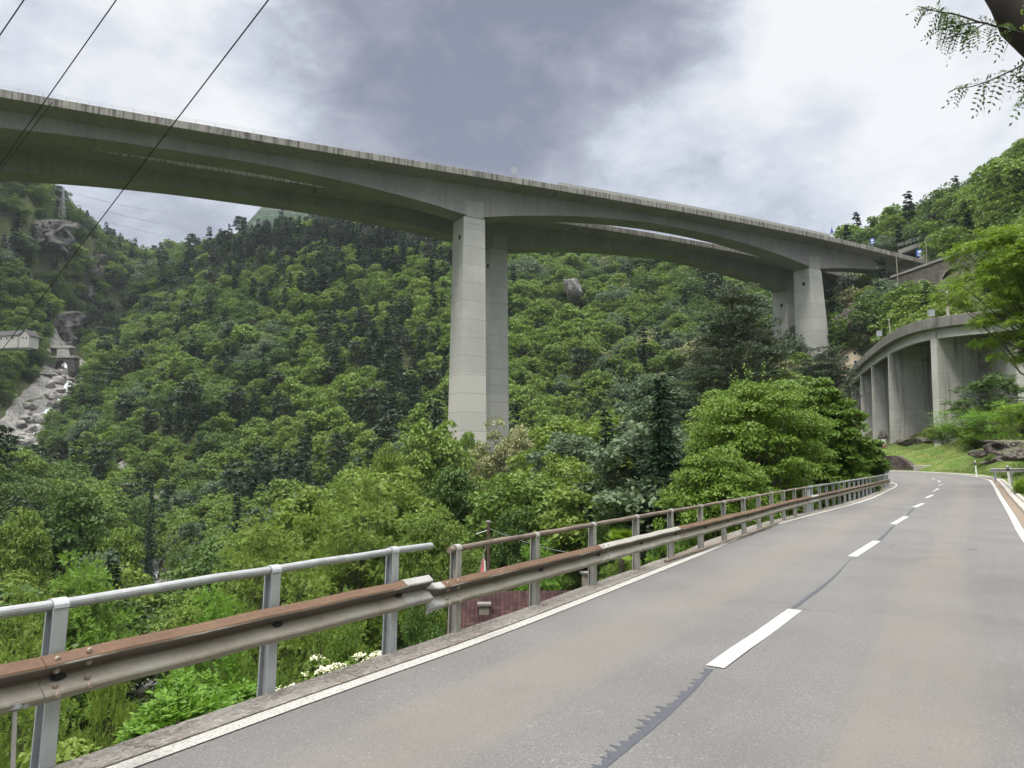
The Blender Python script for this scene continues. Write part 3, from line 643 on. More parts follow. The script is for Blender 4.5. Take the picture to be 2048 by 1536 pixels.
board('blue_sign',on_deck(V1,1744),'small blue sign with white symbol on the viaduct deck near the tunnel end',1.6,2.1,MAT['sign_blue'],'blue',1.2)
# ---------------------------------------------------------------- tunnel gallery where the motorway meets the hillside
MAT['masonry_dark']=concrete('old_portal_concrete',(.30,.29,.265),board=.5,streak=.5,stain=1.2,dark=(.06,.06,.05))
def gallery():
    p=W(1850,500,322); g=empty('tunnel_portal',(p[0],p[1],80),'concrete tunnel portal with sloping wing walls at the right end of the viaduct','tunnel portal')
    a=W(1796,497,302); b_=W(1868,470,296); lo=W(1868,545,296); lo2=W(1790,540,302)
    r1=W(1795,500,300); r2=W(1867,474,292)
    m=MB(); m.prism([W(1796,500,324),W(1868,475,316),W(1872,480,316),W(1800,508,324)],(0,0,0),(3,9,0)); m.build('roof_slab',MAT['kerb'],g)
    m=MB(); m.prism([W(1838,516,315),W(1869,478,315),W(1874,486,315),W(1862,515,315),W(1858,545,315),W(1836,545,315)],(0,0,0),(2.2,4,0)); m.build('wing_wall',MAT['kerb'],g)
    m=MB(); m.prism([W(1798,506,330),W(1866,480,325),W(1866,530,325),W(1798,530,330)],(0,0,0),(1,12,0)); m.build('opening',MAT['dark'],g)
    m=MB(); P=[W(1797+8*k,496-2.75*k,323-k) for k in range(9)]; 
    for h in (.9,1.8): m.tube([q+np.array([0,0,h]) for q in P],.06,5)
    for q in P: m.box(q+np.array([0,0,.9]),(.1,.1,1.9))
    m.build('railing',MAT['galv'],g)
gallery()
board('blue_sign',W(1840,520,311),'blue and white sign in front of the dark tunnel portal',2.4,3.0,MAT['sign_blue'],'blue',1.5)
# ---------------------------------------------------------------- stone railway viaduct with arches
def stone(name,a,b,m_,scale=1.6,mort=.06):
    t=NT(name); v=t.coord('UV'); br=t.n('TexBrick'); t.L.new(v,br.inputs['Vector']); br.inputs['Scale'].default_value=scale; br.inputs['Mortar Size'].default_value=mort*.35; br.inputs['Color1'].default_value=(*a,1); br.inputs['Color2'].default_value=(*b,1); br.inputs['Mortar'].default_value=(*m_,1); br.inputs['Brick Width'].default_value=1.0; br.inputs['Row Height'].default_value=.42
    nz=t.noise(.8,6,.65,vec=t.pos()); c=t.mix(t.rng(nz,.4,.7,0,.75),br.outputs['Color'],tuple(q*.3 for q in a)); c=t.mix(t.rng(t.noise(.35,3,.5,vec=t.pos()),.6,.72,0,.5),c,(.33,.31,.28))
    return t.finish(c,.9,t.bump(br.outputs['Fac'],-.5,.05),spec=.2)
MAT['stone']=stone('dark_stone_masonry',(.13,.115,.10),(.20,.18,.155),(.07,.065,.06))
def arch_wall():
    P0=np.array([134.,279.]); P1=np.array([150.,205.]); Ld=np.linalg.norm(P1-P0); u=(P1-P0)/Ld; n=np.array([u[1],-u[0]]) ; n=-n if (n@(-P0))<0 else n
    ztop=71.5; root=empty('railway_viaduct',(134,279,56),'old dark stone railway viaduct with round arches on the steep right slope','railway viaduct')
    poly=[(0,58),(0,ztop-.8)]; poly+=[(Ld,ztop-.8),(Ld,50)]
    cs=[(9,3.2,64.4),(23,4.4,66.2),(37,4.6,66.8),(51,4.8,67.2),(65,4.8,67.4)]
    for c,r_,zt in reversed(cs):
        poly+= [(c+r_,50)]+[(c+r_*math.cos(a),zt-r_+r_*math.sin(a)) for a in np.linspace(0,math.pi,11)]+[(c-r_,50)]
    V3=lambda s,z,o: np.array([*(P0+u*s+n*o),z])
    k=len(poly); V=[V3(s,z,0) for s,z in poly]+[V3(s,z,-4.2) for s,z in poly]
    Fc=[tuple(range(k)),tuple(range(2*k-1,k-1,-1))]+[(i,k+i,k+(i+1)%k,(i+1)%k) for i in range(k)]
    uv=[(s,z) for s,z in poly]*2
    me=obj('arcade',V,Fc,MAT['stone'],root,uv=uv)
    b=MB(); A=np.array([*u,0.]);B=np.array([*n,0.]);Zv=np.array([0,0,1.]); mid=P0+u*Ld/2-n*2.1
    b.box((*mid,ztop-.4),(Ld+.2,5.0,.8),[A,B,Zv]); b.build('coping',MAT['masonry_dark'],root)
    b=MB()
    for s in np.arange(1,Ld,2.2): b.box((*(P0+u*s+n*.2),ztop+.5),(.07,.07,1.0))
    for h in (.5,.95): b.tube([[*(P0+n*.2),ztop+h],[*(P1+n*.2),ztop+h]],.03,5)
    b.build('railing',MAT['steel_dark'],root)
    # arch rings of pale voussoirs
    for c,r_,zt in cs:
        ring=[]
        for a in np.linspace(0,math.pi,13):
            ring.append([V3(c+(r_+.02)*math.cos(a),zt-r_+(r_+.02)*math.sin(a),.12),V3(c+(r_+.75)*math.cos(a),zt-r_+(r_+.75)*math.sin(a),.12),V3(c+(r_+.75)*math.cos(a),zt-r_+(r_+.75)*math.sin(a),-.1),V3(c+(r_+.02)*math.cos(a),zt-r_+(r_+.02)*math.sin(a),-.1)])
        V,Fc=sweep(ring); obj('arch_ring',V,Fc,MAT['kerb_dark'],root)
MAT['kerb_dark']=concrete('voussoir_stone',(.22,.20,.18),streak=.2,bscale=4)
arch_wall()
MAT['mast']=plain('catenary_mast',(.30,.27,.20),.7,.1,var=.15)
def gantry(name,label,a,b,beam=None,arm=None,wd=.32):
    r_=empty(name,a[0],label,'mast'); 
    for lo,hi in (a,b) if b else (a,):
        m=MB(); m.tube([lo,hi],[wd*.6,wd*.45],8); m.build('mast',MAT['mast'],r_)
    if beam is not None:
        m=MB(); m.tube(beam,.10,6); m.tube([beam[0]-np.array([0,0,.5]),beam[1]-np.array([0,0,.5])],.06,6)
        for k in range(8):
            p_=beam[0]*(1-k/7)+beam[1]*k/7; m.tube([p_,p_-np.array([0,0,.5])],.04,4)
        m.build('cross_beam',MAT['mast'],r_)
    if arm is not None:
        m=MB(); m.tube(arm,.06,6); m.tube([arm[0]-np.array([0,0,1.5]),arm[len(arm)//2]],.05,5); m.build('bracket_arm',MAT['mast'],r_)
    return r_
gantry('catenary_gantry','catenary gantry of two masts above the stone arches beside the tunnel portal',(W(1855,540,262),W(1851,475,262)),(W(1905,503,262),W(1903,474,262)),[W(1851,478,262),W(1903,480,262)])
gantry('catenary_gantry','catenary gantry higher on the right slope above the feathery green tree',(W(1969,466,235),W(1966,422,235)),(W(2019,456,235),W(2017.5,422,235)),[W(1966,426,235),W(2017.5,430,235)])
gantry('catenary_mast','single catenary mast with bracket arm in front of the dark viaduct girder',(W(1796,566,262),W(1792,507,262)),None,None,[W(1793,513,262),W(1815,514,262),W(1834,519,262)])
# ---------------------------------------------------------------- curved road viaduct on the right
MAT['cw']=concrete('road_viaduct_concrete',(.47,.465,.45),board=.5,streak=.8,zj=3.6,dark=(.10,.098,.09),stain=1.0,bscale=2)
MAT['cwp']=concrete('road_viaduct_parapet',(.19,.183,.17),streak=.6,dark=(.06,.058,.05),stain=1.0,bscale=3)
MAT['cwl']=concrete('slab_pier_edge',(.44,.435,.41),streak=.2,zj=3.6,dark=(.24,.23,.21),bscale=3)
def curved():
    E=[(1688,759,222),(1700,741,196),(1715,722,174),(1731,706,156),(1752,687,139),(1775,669,126.5),(1797,656,118.5),(1819,646,113),(1840,638.5,110),(1862,633,108),(1890,627.5,106),(1917,623,104.5),(1960,619,103),(2010,617,102),(2090,616,101)]
    P=np.array([W(*e) for e in E]); P=catmull(P,1.5); k=np.ones(9)/9; P[4:-4]=np.stack([np.convolve(P[:,i],k,'valid') for i in range(3)],1)
    T=np.gradient(P[:,:2],axis=0); T/=np.linalg.norm(T,axis=1)[:,None]; n=np.column_stack([-T[:,1],T[:,0]]) # inward (hillside)
    if (n[0]@np.array([1,0]))<0: n=-n
    root=empty('curved_road_viaduct',(62,118,5),'curved grey concrete road viaduct on tall slab piers above the bend','viaduct')
    def ring(pts): return np.stack([np.column_stack([P[:,:2]+n*u,P[:,2]-v]) for u,v in pts],1)
    def part(nm,pts,m): V,Fc=sweep(ring(pts)); return obj(nm,V,Fc,m,root)
    part('parapet',[(0,0.05),(0,1.25),(.32,1.25),(.32,0),(.05,0)],MAT['cwp'])
    part('deck_slab',[(-.06,1.25),(-.06,1.5),(.7,1.72),(9,1.72),(9,1.25)],MAT['cwp'])
    part('edge_beam',[(.75,1.72),(.75,2.95),(1.35,2.95),(1.35,1.72)],MAT['cwl'])
    b=MB()
    s=np.r_[0,np.cumsum(np.linalg.norm(np.diff(P[:,:2],axis=0),axis=1))]
    def pier(px,wid,thick,zb,edge=True):
        # station whose inset point is seen at px
        Q=np.column_stack([P[:,:2]+n*.8,P[:,2]-2.95]); d=[abs((1024+F*q[0]/(q[1]*math.cos(PITCH)+(q[2]-CAMH)*math.sin(PITCH)))-px) for q in Q]; i=int(np.argmin(d))
        if px>1920: i=min(i,len(P)-3)
        c=P[i,:2]+n[i]*.7; t=T[i]; A=np.array([*n[i],0]);B=np.array([*t,0.]); zt=P[i,2]-1.74
        poly=[(0,zt),(wid,zt),(wid,zb),(-.5,zb)]
        pts=[np.array([*(c+n[i]*a-t*thick/2),z_]) for a,z_ in poly]
        m=MB(); m.prism(pts,(0,0,0),(*(t*thick),0)); pr=m.build('slab_pier',MAT['cw'],root)
        # brighter flared leading edge
        pts=[np.array([*(c+n[i]*a-t*(thick/2+.08)),z_]) for a,z_ in [(-.06,zt-1.2),(.42,zt-1.2),(.30,zb),(-.62,zb)]]
        m=MB(); m.prism(pts,(0,0,0),(*(t*(thick+.16)),0)); m.build('pier_nose',MAT['cwl'],pr)
        return c,i
    pts=[pier(1703,9,.9,-2),pier(1722,9,.9,0),pier(1744,9,.9,1),pier(1779,9,.9,0),pier(1876,8.5,.9,2),pier(2035,8.5,.9,3)]
    # stone retaining wall behind the slab piers
    m0,m1=0,len(P)-1; S=[]
    for i in range(m0,m1,3): q=P[i,:2]+n[i]*8.2; q2=P[i,:2]+n[i]*9.2; S.append([[*q,2],[*q,P[i,2]-1.73],[*q2,P[i,2]-1.73],[*q2,2]])
    V,Fc=sweep(S); kk=len(S); uv=[(s[m0+3*i]*1.0,v[2]) for i in range(kk) for v in S[i]]
    obj('retaining_wall',V,Fc,MAT['wallstone'],root,uv=uv)
    return P,n
MAT['wallstone']=stone('retaining_wall_stone',(.22,.21,.19),(.28,.265,.24),(.12,.115,.105),scale=1.1)
CVP,CVn=curved()
def traffic_mirror(px,row,Y,label):
    p=W(px,row,Y); r_=empty('frame_sign',p-np.array([0,0,1.0]),label,'sign'); v=np.array([p[0],p[1],0]);v/=np.linalg.norm(v); ax=[np.array([v[1],-v[0],0]),v,np.array([0,0,1.])]
    b=MB(); b.box(p+ax[0]*.12,(.72,.08,.86),ax); pn=b.build('panel',MAT['sign_grey'],r_)
    b=MB(); 
    for s in (-1,1): b.box(p+ax[0]*(.1+s*.42),(.06,.12,.95),ax); b.box(p+ax[0]*.1+ax[2]*s*.46,(.9,.12,.06),ax)
    b.build('frame',MAT['galv'],pn)
    b=MB(); b.tube([p-np.array([0,0,1.1]),p-np.array([0,0,.3])],.05,6); b.build('post',MAT['galv'],r_)
traffic_mirror(1861,626,108,'grey framed sign on the curved viaduct parapet, the one nearer the feathery tree')
traffic_mirror(1757,667,132,'grey framed sign on the curved viaduct parapet, the one nearer the cream house')
def mastpole(px,r0,r1,Y,label,wd=.16,name='concrete_pole',cat='pole',mat='mast'):
    a,b_=W(px+3,r1,Y),W(px,r0,Y); rt=empty(name,a,label,cat); m=MB(); m.tube([a-np.array([0,0,1.5]),a,b_],[wd,wd,wd*.8],8); m.build('shaft',MAT[mat],rt); m=MB(); m.tube([b_,b_+np.array([0,0,.25])],[wd*1.2,wd*.9],8); m.build('cap',MAT['galv'],rt)
mastpole(1893,586,628,125,'pale concrete pole rising behind the curved viaduct beside the feathery tree',.22,mat='kerb')
mastpole(1778,640,668,150,'thin pole behind the curved viaduct between the two framed signs',.12,mat='kerb')
# ---------------------------------------------------------------- crash barriers
def rail_metal(name,rust,base=(.27,.25,.215)):
    t=NT(name); s=t.sep(t.coord('UV')); v=s[1]
    n1=t.noise(2.2,5,.65,stretch=(1,1,1)); n2=t.noise(28,4,.6); u=t.noise(1.2,4,.6,vec=t.coord('UV'),stretch=(1.2,3,1))
    c=t.mix(t.rng(n1,.35,.65,0,.8),base,(.185,.155,.12)); c=t.mix(t.rng(n2,.45,.75,0,.4),c,tuple(min(1,q*1.5) for q in base))
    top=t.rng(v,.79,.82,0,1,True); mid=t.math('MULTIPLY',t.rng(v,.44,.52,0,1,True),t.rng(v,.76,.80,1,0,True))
    c=t.mix(t.math('MULTIPLY',mid,.85),c,(.07,.05,.038))  # beam valley darkened: brown dirt together with shade painted into the colour
    if rust:
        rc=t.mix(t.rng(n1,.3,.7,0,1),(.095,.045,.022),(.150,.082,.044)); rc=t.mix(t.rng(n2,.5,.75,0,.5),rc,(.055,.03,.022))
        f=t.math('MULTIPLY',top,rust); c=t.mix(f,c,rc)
        ed=t.math('MULTIPLY',t.rng(t.math('ABSOLUTE',t.math('SUBTRACT',v,.80)),0,.03,1,0),t.rng(u,.50,.56,0,1)); c=t.mix(t.math('MULTIPLY',ed,.9),c,(.55,.53,.48))  # broken pale line on the crest is an edge highlight painted into the colour
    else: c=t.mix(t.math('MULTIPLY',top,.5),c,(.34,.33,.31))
    return t.finish(c,t.rng(n2,.3,.7,.5,.75),t.bump(n2,.15,.004),metal=.15,spec=.45)
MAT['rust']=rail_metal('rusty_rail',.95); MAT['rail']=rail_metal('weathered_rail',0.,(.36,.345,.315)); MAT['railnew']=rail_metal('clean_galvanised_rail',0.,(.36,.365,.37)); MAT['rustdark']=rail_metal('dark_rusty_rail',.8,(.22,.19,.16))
MAT['postg']=plain('post_galvanised',(.44,.46,.49),.5,.35,var=.1,scale=7); MAT['postb']=plain('post_weathered',(.40,.39,.365),.6,.25,var=.2,scale=5); MAT['pipe']=plain('pipe_galvanised',(.36,.37,.385),.5,.3,var=.14,scale=8); MAT['piper']=plain('pipe_rusty',(.22,.170,.138),.7,.1,var=.3,scale=3); MAT['bolt']=plain('bolt_head',(.30,.24,.19),.6,.3)
PROF=[(.01,.0),(.03,.004),(.083,.048),(.087,.060),(.082,.076),(.004,.138),(0,.150),(0,.162),(.004,.174),(.082,.236),(.087,.251),(.083,.263),(.03,.302),(.012,.311),(-.004,.304)]
def beam(name,P,n,z0,mat,parent,lat=.0,w0=0,w1=1):
    "P plan points (m,2) with ground z col 3; n unit lateral toward the road"
    pr=np.array(PROF); back=pr[::-1]-np.array([.012,0]); ringp=np.vstack([pr,back]); m=len(P)
    S=np.stack([np.column_stack([P[:,:2]+n*(u+lat),P[:,2]+z0+h]) for u,h in ringp],1)
    V,Fc=sweep(S); k=len(ringp); s=np.r_[0,np.cumsum(np.linalg.norm(np.diff(P[:,:2],axis=0),axis=1))]
    uv=[(s[i],ringp[j,1]/(.312*.82)) for i in range(m) for j in range(k)]
    return obj(name,V,Fc,mat,parent,uv=uv,smooth=False)
def post(name,p,u,n,h,mat,parent,hoop=True,lean=.05,w_=.085,dep=.11,taper=.75):
    "strap post: flat plate with a round head that hoops over the pipe. u along the rail, n toward the road"
    U=np.array([*u,0.]);Nn=np.array([*n,0.]); base=np.array(p)
    up=np.array([0,0,1.])+U*lean*0.6; r_=.052; hh=h-r_
    outer=[(-dep/2,-.35),(-dep/2*taper,hh)]+[(r_*math.cos(a),hh+r_*math.sin(a)) for a in np.linspace(math.pi,0,9)]+[(dep/2*taper,hh),(dep/2,-.35)]
    b=MB(); pts=[base+Nn*x+up*z for x,z in outer]
    # front strap, rear strap and web: an open channel
    tk=.012
    ring_o=pts; ctr=[base+Nn*(x*(1-tk*2/dep*1.2))+up*(z if z<hh else hh+(z-hh)*.72) for x,z in outer]
    k=len(ring_o); V=[q-U*w_/2 for q in ring_o]+[q-U*w_/2 for q in ctr]+[q+U*w_/2 for q in ring_o]+[q+U*w_/2 for q in ctr]
    Fc=[]
    for i in range(k-1):
        Fc+=[(i,i+1,k+i+1,k+i),(2*k+i,3*k+i,3*k+i+1,2*k+i+1),(i,2*k+i,2*k+i+1,i+1),(k+i,k+i+1,3*k+i+1,3*k+i)]
    b.add(V,Fc)
    web=[base+Nn*x*.86+up*z for x,z in [(-dep/2,-.35),(-dep/2*taper,hh-.06),(dep/2*taper,hh-.06),(dep/2,-.35)]]
    b.prism(web,tuple(-U*.006),tuple(U*.006))
    return b.build(name,mat,parent)
def bolts(parent,P,U,N,Z):
    for q in P:
        b=MB(); b.tube([q,q+N*.012],[.020,.013],10); b.build('bolt',MAT['bolt'],parent)
def zroad(q):
    i=int(np.argmin(np.hypot(*(Lp-np.array(q)).T))); return float(Zl[i])+.016
BASE=np.array([(-5.0,.7),(-3.45,3.2),(-2.61,4.56),(-1.83,5.88),(-1.08,7.14),(-.60,7.93),(.24,9.36),(1.08,10.80),(1.90,12.22),(2.76,13.70),(3.62,15.10),(4.5,16.6),(5.62,18.5)])
# farther on, the rail keeps just outside the edge line
iy=[i for i in range(NST) if Lp[i,1]>56 and CUM[i]<CUM[-1]-2]
far=outw(Cc,Lp,np.interp(CUM,[0,30,60,80,90,200],[.36,.42,.5,.85,.9,.7])*1.0)[iy]
SV=np.array([road_pt(*q)[:2] for q in [(1549,1047),(1597,1031),(1634,1019.5),(1673,1007.5),(1706,997),(1731,989.5),(1752,983),(1766,978),(1776,974)]])
BC=resample(catmull(np.vstack([BASE,SV,far[2::3]]),.3),step=.1)[0]
BCs=np.arange(len(BC))*.1
def at_s(s):
    q=np.array([np.interp(s,BCs,BC[:,0]),np.interp(s,BCs,BC[:,1])]); q2=np.array([np.interp(s+.3,BCs,BC[:,0]),np.interp(s+.3,BCs,BC[:,1])]); u=q2-q; u/=np.linalg.norm(u); return q,u,np.array([u[1],-u[0]])
def s_of(pt): return BCs[np.argmin(np.hypot(*(BC-np.array(pt)).T))]
def run(s0,s1,step=.5):
    ss=np.r_[np.arange(s0,s1,step),s1]; Q=[at_s(s) for s in ss]; P=np.array([[*q,zroad(q)] for q,u,n in Q]); return P,np.array([n for q,u,n in Q])
PROF=[(a*.82,b*.82) for a,b in PROF]; BH=.312*.82
ZB=.37
def guard(label,posts,sections,pipe,pm,tm,ph=.92,z_=ZB,hand=.88,lat=.085):
    q,u,n=at_s(posts[0]); root=empty('crash_barrier',(*q,zroad(q)),label,'crash barrier')
    for s in posts:
        q,u,n=at_s(s); post('post',(*q,zroad(q)),u,n,ph,pm,root)
    for s0,s1,m in sections:
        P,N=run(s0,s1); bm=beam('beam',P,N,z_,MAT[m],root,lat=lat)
        if s1-s0>1.2:
            for sb in (s0+.07,s0+.25):
                q,u,n=at_s(sb); base=np.array([*q,zroad(q)+z_]); Nn=np.array([*n,0.])
                bolts(bm,[base+Nn*(lat+.045)+np.array([0,0,.234]),base+Nn*(lat+.042)+np.array([0,0,.172]),base+Nn*(lat+.042)+np.array([0,0,.087]),base+Nn*(lat+.069)+np.array([0,0,.044])],u,Nn,None)
    # slots: dark bolt holes at posts
    for s in posts[1:]:
        q,u,n=at_s(s); base=np.array([*q,zroad(q)+z_+.128]); Nn=np.array([*n,0.]); U=np.array([*u,0.]); b=MB(); b.prism([base+Nn*(lat+.009)+U*.045*math.cos(a)+np.array([0,0,.017*math.sin(a)]) for a in np.linspace(0,2*math.pi,13)[:-1]],(0,0,0),tuple(Nn*.012)); b.build('bolt',MAT['dark'],root)
    P,N=run(pipe[0],pipe[1]); b=MB(); P2=P.copy(); P2[:,2]+=hand; b.tube(P2,.031,14); b.build('handrail',tm,root,smooth=False)
    return root
sP=[s_of(p) for p in [(-2.61,4.56),(-1.83,5.88),(-1.08,7.14),(-.60,7.93)]]
sj=s_of((-2.70,4.42)); sg=s_of((-.82,7.55))
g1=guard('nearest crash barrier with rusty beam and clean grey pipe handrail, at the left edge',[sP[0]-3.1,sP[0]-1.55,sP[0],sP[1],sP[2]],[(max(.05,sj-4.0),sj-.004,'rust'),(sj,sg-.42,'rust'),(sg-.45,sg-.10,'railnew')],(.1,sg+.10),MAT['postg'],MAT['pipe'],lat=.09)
ps2=[sP[3]]+[sP[3]+1.67*k for k in range(1,13)]; sE=ps2[-1]+.45
q1=sP[3]+3.35; q2=sP[3]+6.8
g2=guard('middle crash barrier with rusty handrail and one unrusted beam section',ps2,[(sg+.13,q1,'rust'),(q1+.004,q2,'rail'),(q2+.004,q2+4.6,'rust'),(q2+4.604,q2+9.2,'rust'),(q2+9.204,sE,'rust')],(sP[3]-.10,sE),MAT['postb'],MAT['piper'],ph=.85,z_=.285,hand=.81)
# flared end piece facing the first barrier
def end_flare(s,parent,mat,sgn):
    zo=.285 if sgn>0 else ZB
    P=[];N=[]
    q,u,n=at_s(s); zb=zroad(q)+zo
    pr=np.array(PROF); ringp=np.vstack([pr,pr[::-1]-np.array([.012,0])]); S=[]
    for k,(d,sc_,fl) in enumerate(([(0,1,1),(.08,1.0,1.0),(.13,1.06,.72),(.18,1.14,.30),(.22,1.2,.10)] if sgn>0 else [(0,1,1),(.01,1,1),(.02,1,1),(.03,1.01,1),(.04,1.02,.98)])):
        qq=q-u*d*sgn; S.append([[*(qq+n*(h_u*fl+.085)),zb+.128+(h_z-.128)*sc_] for h_u,h_z in ringp])
    V,Fc=sweep(S); return obj('beam_end',V,Fc,mat,parent,uv=[(0,r_[1]/(.312*.82)) for _ in range(5) for r_ in ringp])
end_flare(sg+.13,g2,MAT['railnew'],1); end_flare(sg-.10,g1,MAT['railnew'],-1)
ps3=[sE+.25,sE+.75]+[sE+.75+1.55*k for k in range(1,40) if sE+.75+1.55*k<len(BC)*.1-1]
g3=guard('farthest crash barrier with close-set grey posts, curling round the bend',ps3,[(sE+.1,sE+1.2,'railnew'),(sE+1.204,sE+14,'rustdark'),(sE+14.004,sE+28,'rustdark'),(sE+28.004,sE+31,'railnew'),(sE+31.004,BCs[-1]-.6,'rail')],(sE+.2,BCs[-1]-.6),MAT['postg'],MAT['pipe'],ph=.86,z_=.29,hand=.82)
# thin steel bar along the coping under the middle barrier
P,N=run(s_of((2.4,13.2)),s_of((7.0,21.3))); b=MB(); P[:,:2]+=N*.13; P[:,2]+=.03; b.tube(P,.022,6); tag(b.build('kerb_bar',MAT['bolt']),'thin rusty steel bar lying on the concrete coping beneath the barrier','bar')
# marker post with box behind the first barrier
def marker():
    a=W(32,1536,4.25); t_=W(30,1421,4.25); r_=empty('cable_box',a-np.array([0,0,.4]),'thin pole carrying small grey boxes below the beam at the left edge','box')
    m=MB(); m.tube([a-np.array([0,0,.5]),t_],.012,8); m.build('pole',MAT['postb'],r_)
    m=MB(); m.box(W(22,1414,4.25),(.10,.05,.03),[np.array([.97,.1,.2]),np.array([-.1,1,0]),np.array([-.2,0,.97])]); m.box(W(47,1408,4.3),(.05,.05,.035)); m.build('box',MAT['pipe'],r_)
marker()
# right-hand barrier, delineator posts, stone wall, blocks, banner
def right_guard():
    a=W(1985,941,58); b_=W(2046,941,52); u=(b_-a)[:2]; u=u/np.linalg.norm(u); n=np.array([u[1],-u[0]]); n=-n if n@(-a[:2])<0 else n
    L_=7.5; ss=np.arange(0,L_+.1,.5); za=gz(a[0],a[1]); P=np.array([[*(a[:2]+u*s),a[2]-.62] for s in ss]); N=np.repeat(n[None],len(P),0)
    r_=empty('crash_barrier',(a[0],a[1],za),'short clean galvanised crash barrier on the grass verge at the right edge','crash barrier')
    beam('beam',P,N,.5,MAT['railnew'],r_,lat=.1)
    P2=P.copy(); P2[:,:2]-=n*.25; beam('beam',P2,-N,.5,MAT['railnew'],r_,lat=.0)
    for s in (.5,3.9,7.2): 
        m=MB(); q=a[:2]+u*s; m.box((*q,P[0,2]+.2),(.16,.12,1.3),[np.array([*u,0]),np.array([*n,0]),np.array([0,0,1.])]); m.build('post',MAT['postg'],r_)
right_guard()
MAT['white']=plain('white_plastic',(.74,.74,.72),.5,var=.03); MAT['black']=plain('black_plastic',(.02,.02,.022),.5)
def delineator(px,r0,r1,Y,label,lean=.05):
    a=W(px,r1,Y); h=(r1-r0)/F*Y; r_=empty('delineator_post',a,label,'delineator'); v=np.array([a[0],a[1],0]);v/=np.linalg.norm(v); sx=np.array([v[1],-v[0],0]); up=np.array([-lean,0,1.]); 
    def sl(z0,z1,k0,k1,nm,mat,par,pr=0.):
        S=[]
        for z,k in ((z0,k0),(z1,k1)):
            c=a+up*z; S.append([c+sx*(.065+pr)*k-v*.03,c+sx*.03*k-v*(.05+pr),c-sx*.03*k-v*(.05+pr),c-sx*(.065+pr)*k-v*.03,c-sx*(.05)*k+v*(.05+pr),c+sx*(.05)*k+v*(.05+pr)])
        V,Fc=sweep(S); return obj(nm,V,Fc,mat,par)
    bd=sl(-.3,h*.97,1,1,'shaft',MAT['white'],r_); sl(h*.97,h,1,.5,'cap',MAT['white'],r_); bnd=sl(h*.62,h*.86,1,1,'band',MAT['black'],r_,.004)
    m=MB(); m.box(a+up*h*.75-v*.06,(.045,.01,.14)); m.build('reflector',MAT['sign_grey'],bnd)
delineator(1953,921,948.5,70,'white delineator post with black band standing alone on the grass verge')
delineator(2019,931,962,47,'white delineator post with black band in front of the short right-hand barrier',.07)
MAT['brickw']=stone('dark_block_wall',(.085,.068,.062),(.15,.12,.11),(.04,.034,.032),scale=1.3)
def low_wall():
    S=[];uv=[]; top=lambda px: np.interp(px,[1500,1786,1800,1812,1829,1834],[913,912,911,921,938,944])
    ids=[i for i in range(112,136)]; q0=None; acc=0
    for i in ids:
        U=(Rp[i]-Cc[i])/wr_[i]; q=Rp[i]+U*1.75; q2=Rp[i]+U*2.4; px,_=in_px(q[0],q[1],Zr[i]+1)
        if px>1834 or px<1560: continue
        zt=max(W(px,top(px),q[1])[2],Zr[i]+.1); zb=Zr[i]-.6; acc+=0 if q0 is None else np.linalg.norm(q-q0); q0=q
        S.append([[*q,zb],[*q,zt],[*q2,zt+.02],[*q2,zb]]); uv+=[(acc,zb),(acc,zt),(acc+.4,zt),(acc+.4,zb)]
    V,Fc=sweep(S); o=obj('stone_wall',V,Fc,MAT['brickw'],uv=uv); tag(o,'low dark block retaining wall facing the outside of the bend','wall')
def in_px(x,y,z):
    d=y*math.cos(PITCH)+(z-CAMH)*math.sin(PITCH); return 1024+F*x/d,768-F*((z-CAMH)*math.cos(PITCH)-y*math.sin(PITCH))/d
low_wall()
def block(px0,px1,r0,r1,Y,label,dep=.8):
    a,b_,c,d=W(px0,r1,Y),W(px1,r1,Y),W(px1-1.5,r0,Y),W(px0+1.5,r0,Y); m=MB(); m.prism([a-np.array([0,0,.4]),b_-np.array([0,0,.4]),c,d],(0,0,0),(.2,dep,0)); o=m.build('concrete_block',MAT['kerb']); tag(o,label,'concrete block','concrete blocks beside the low wall')
    bv=o.modifiers.new('edge','BEVEL'); bv.width=.05; bv.segments=2
block(1829,1843,931,947,88.5,'upright grey concrete block at the foot of the dark low wall'); block(1844,1865,930.5,945,89.5,'wide pale concrete block right of the upright one by the bend')
def banner():
    Y=118; r_=empty('banner',W(1758,896,Y),'white and red banner tied between the slab piers','banner')
    V=[];nx=14
    for j in range(5):
        for i in range(nx):
            p=W(1746+26*i/(nx-1),896-16*j/4-(i/(nx-1))*2,Y); p[1]+=.12*math.sin(i*1.1)+.05*math.sin(j*2+i); V.append(p)
    F0=[(j*nx+i,j*nx+i+1,(j+1)*nx+i+1,(j+1)*nx+i) for j in range(4) for i in range(nx-1)]
    lower=[f for f in F0 if f[0]//nx==0]; upper=[f for f in F0 if f[0]//nx>0]
    cl=obj('cloth',V,upper,MAT['white'],r_); s=cl.modifiers.new('t','SOLIDIFY'); s.thickness=.01
    lo=obj('lower_band',V,lower,MAT['sign_red2'],r_); s=lo.modifiers.new('t','SOLIDIFY'); s.thickness=.01
    # blurred lettering: two rows of dark strokes
    for (px,row,n_,sc_) in ((1750.5,887.2,8,1.0),(1755.5,890.5,4,1.0)):
        m=MB()
        for k in range(n_):
            p=W(px+k*2.2,row-k*.17,Y); p[1]-=.22
            m.box(p+np.array([0,0,0.]),(.035,.01,.17)); m.box(p+np.array([.055,0,.07*(1 if k%2 else -1)]),(.08,.01,.035)); m.box(p+np.array([.10,0,.0]),(.03,.01,.15 if k%3 else .08))
        m.build('lettering',MAT['black'],cl)
    for px in (1745.5,1772.5):
        m=MB(); m.tube([W(px,899,Y+.1),W(px,876,Y+.1)],.04,6); m.build('pole',MAT['mast'],r_)
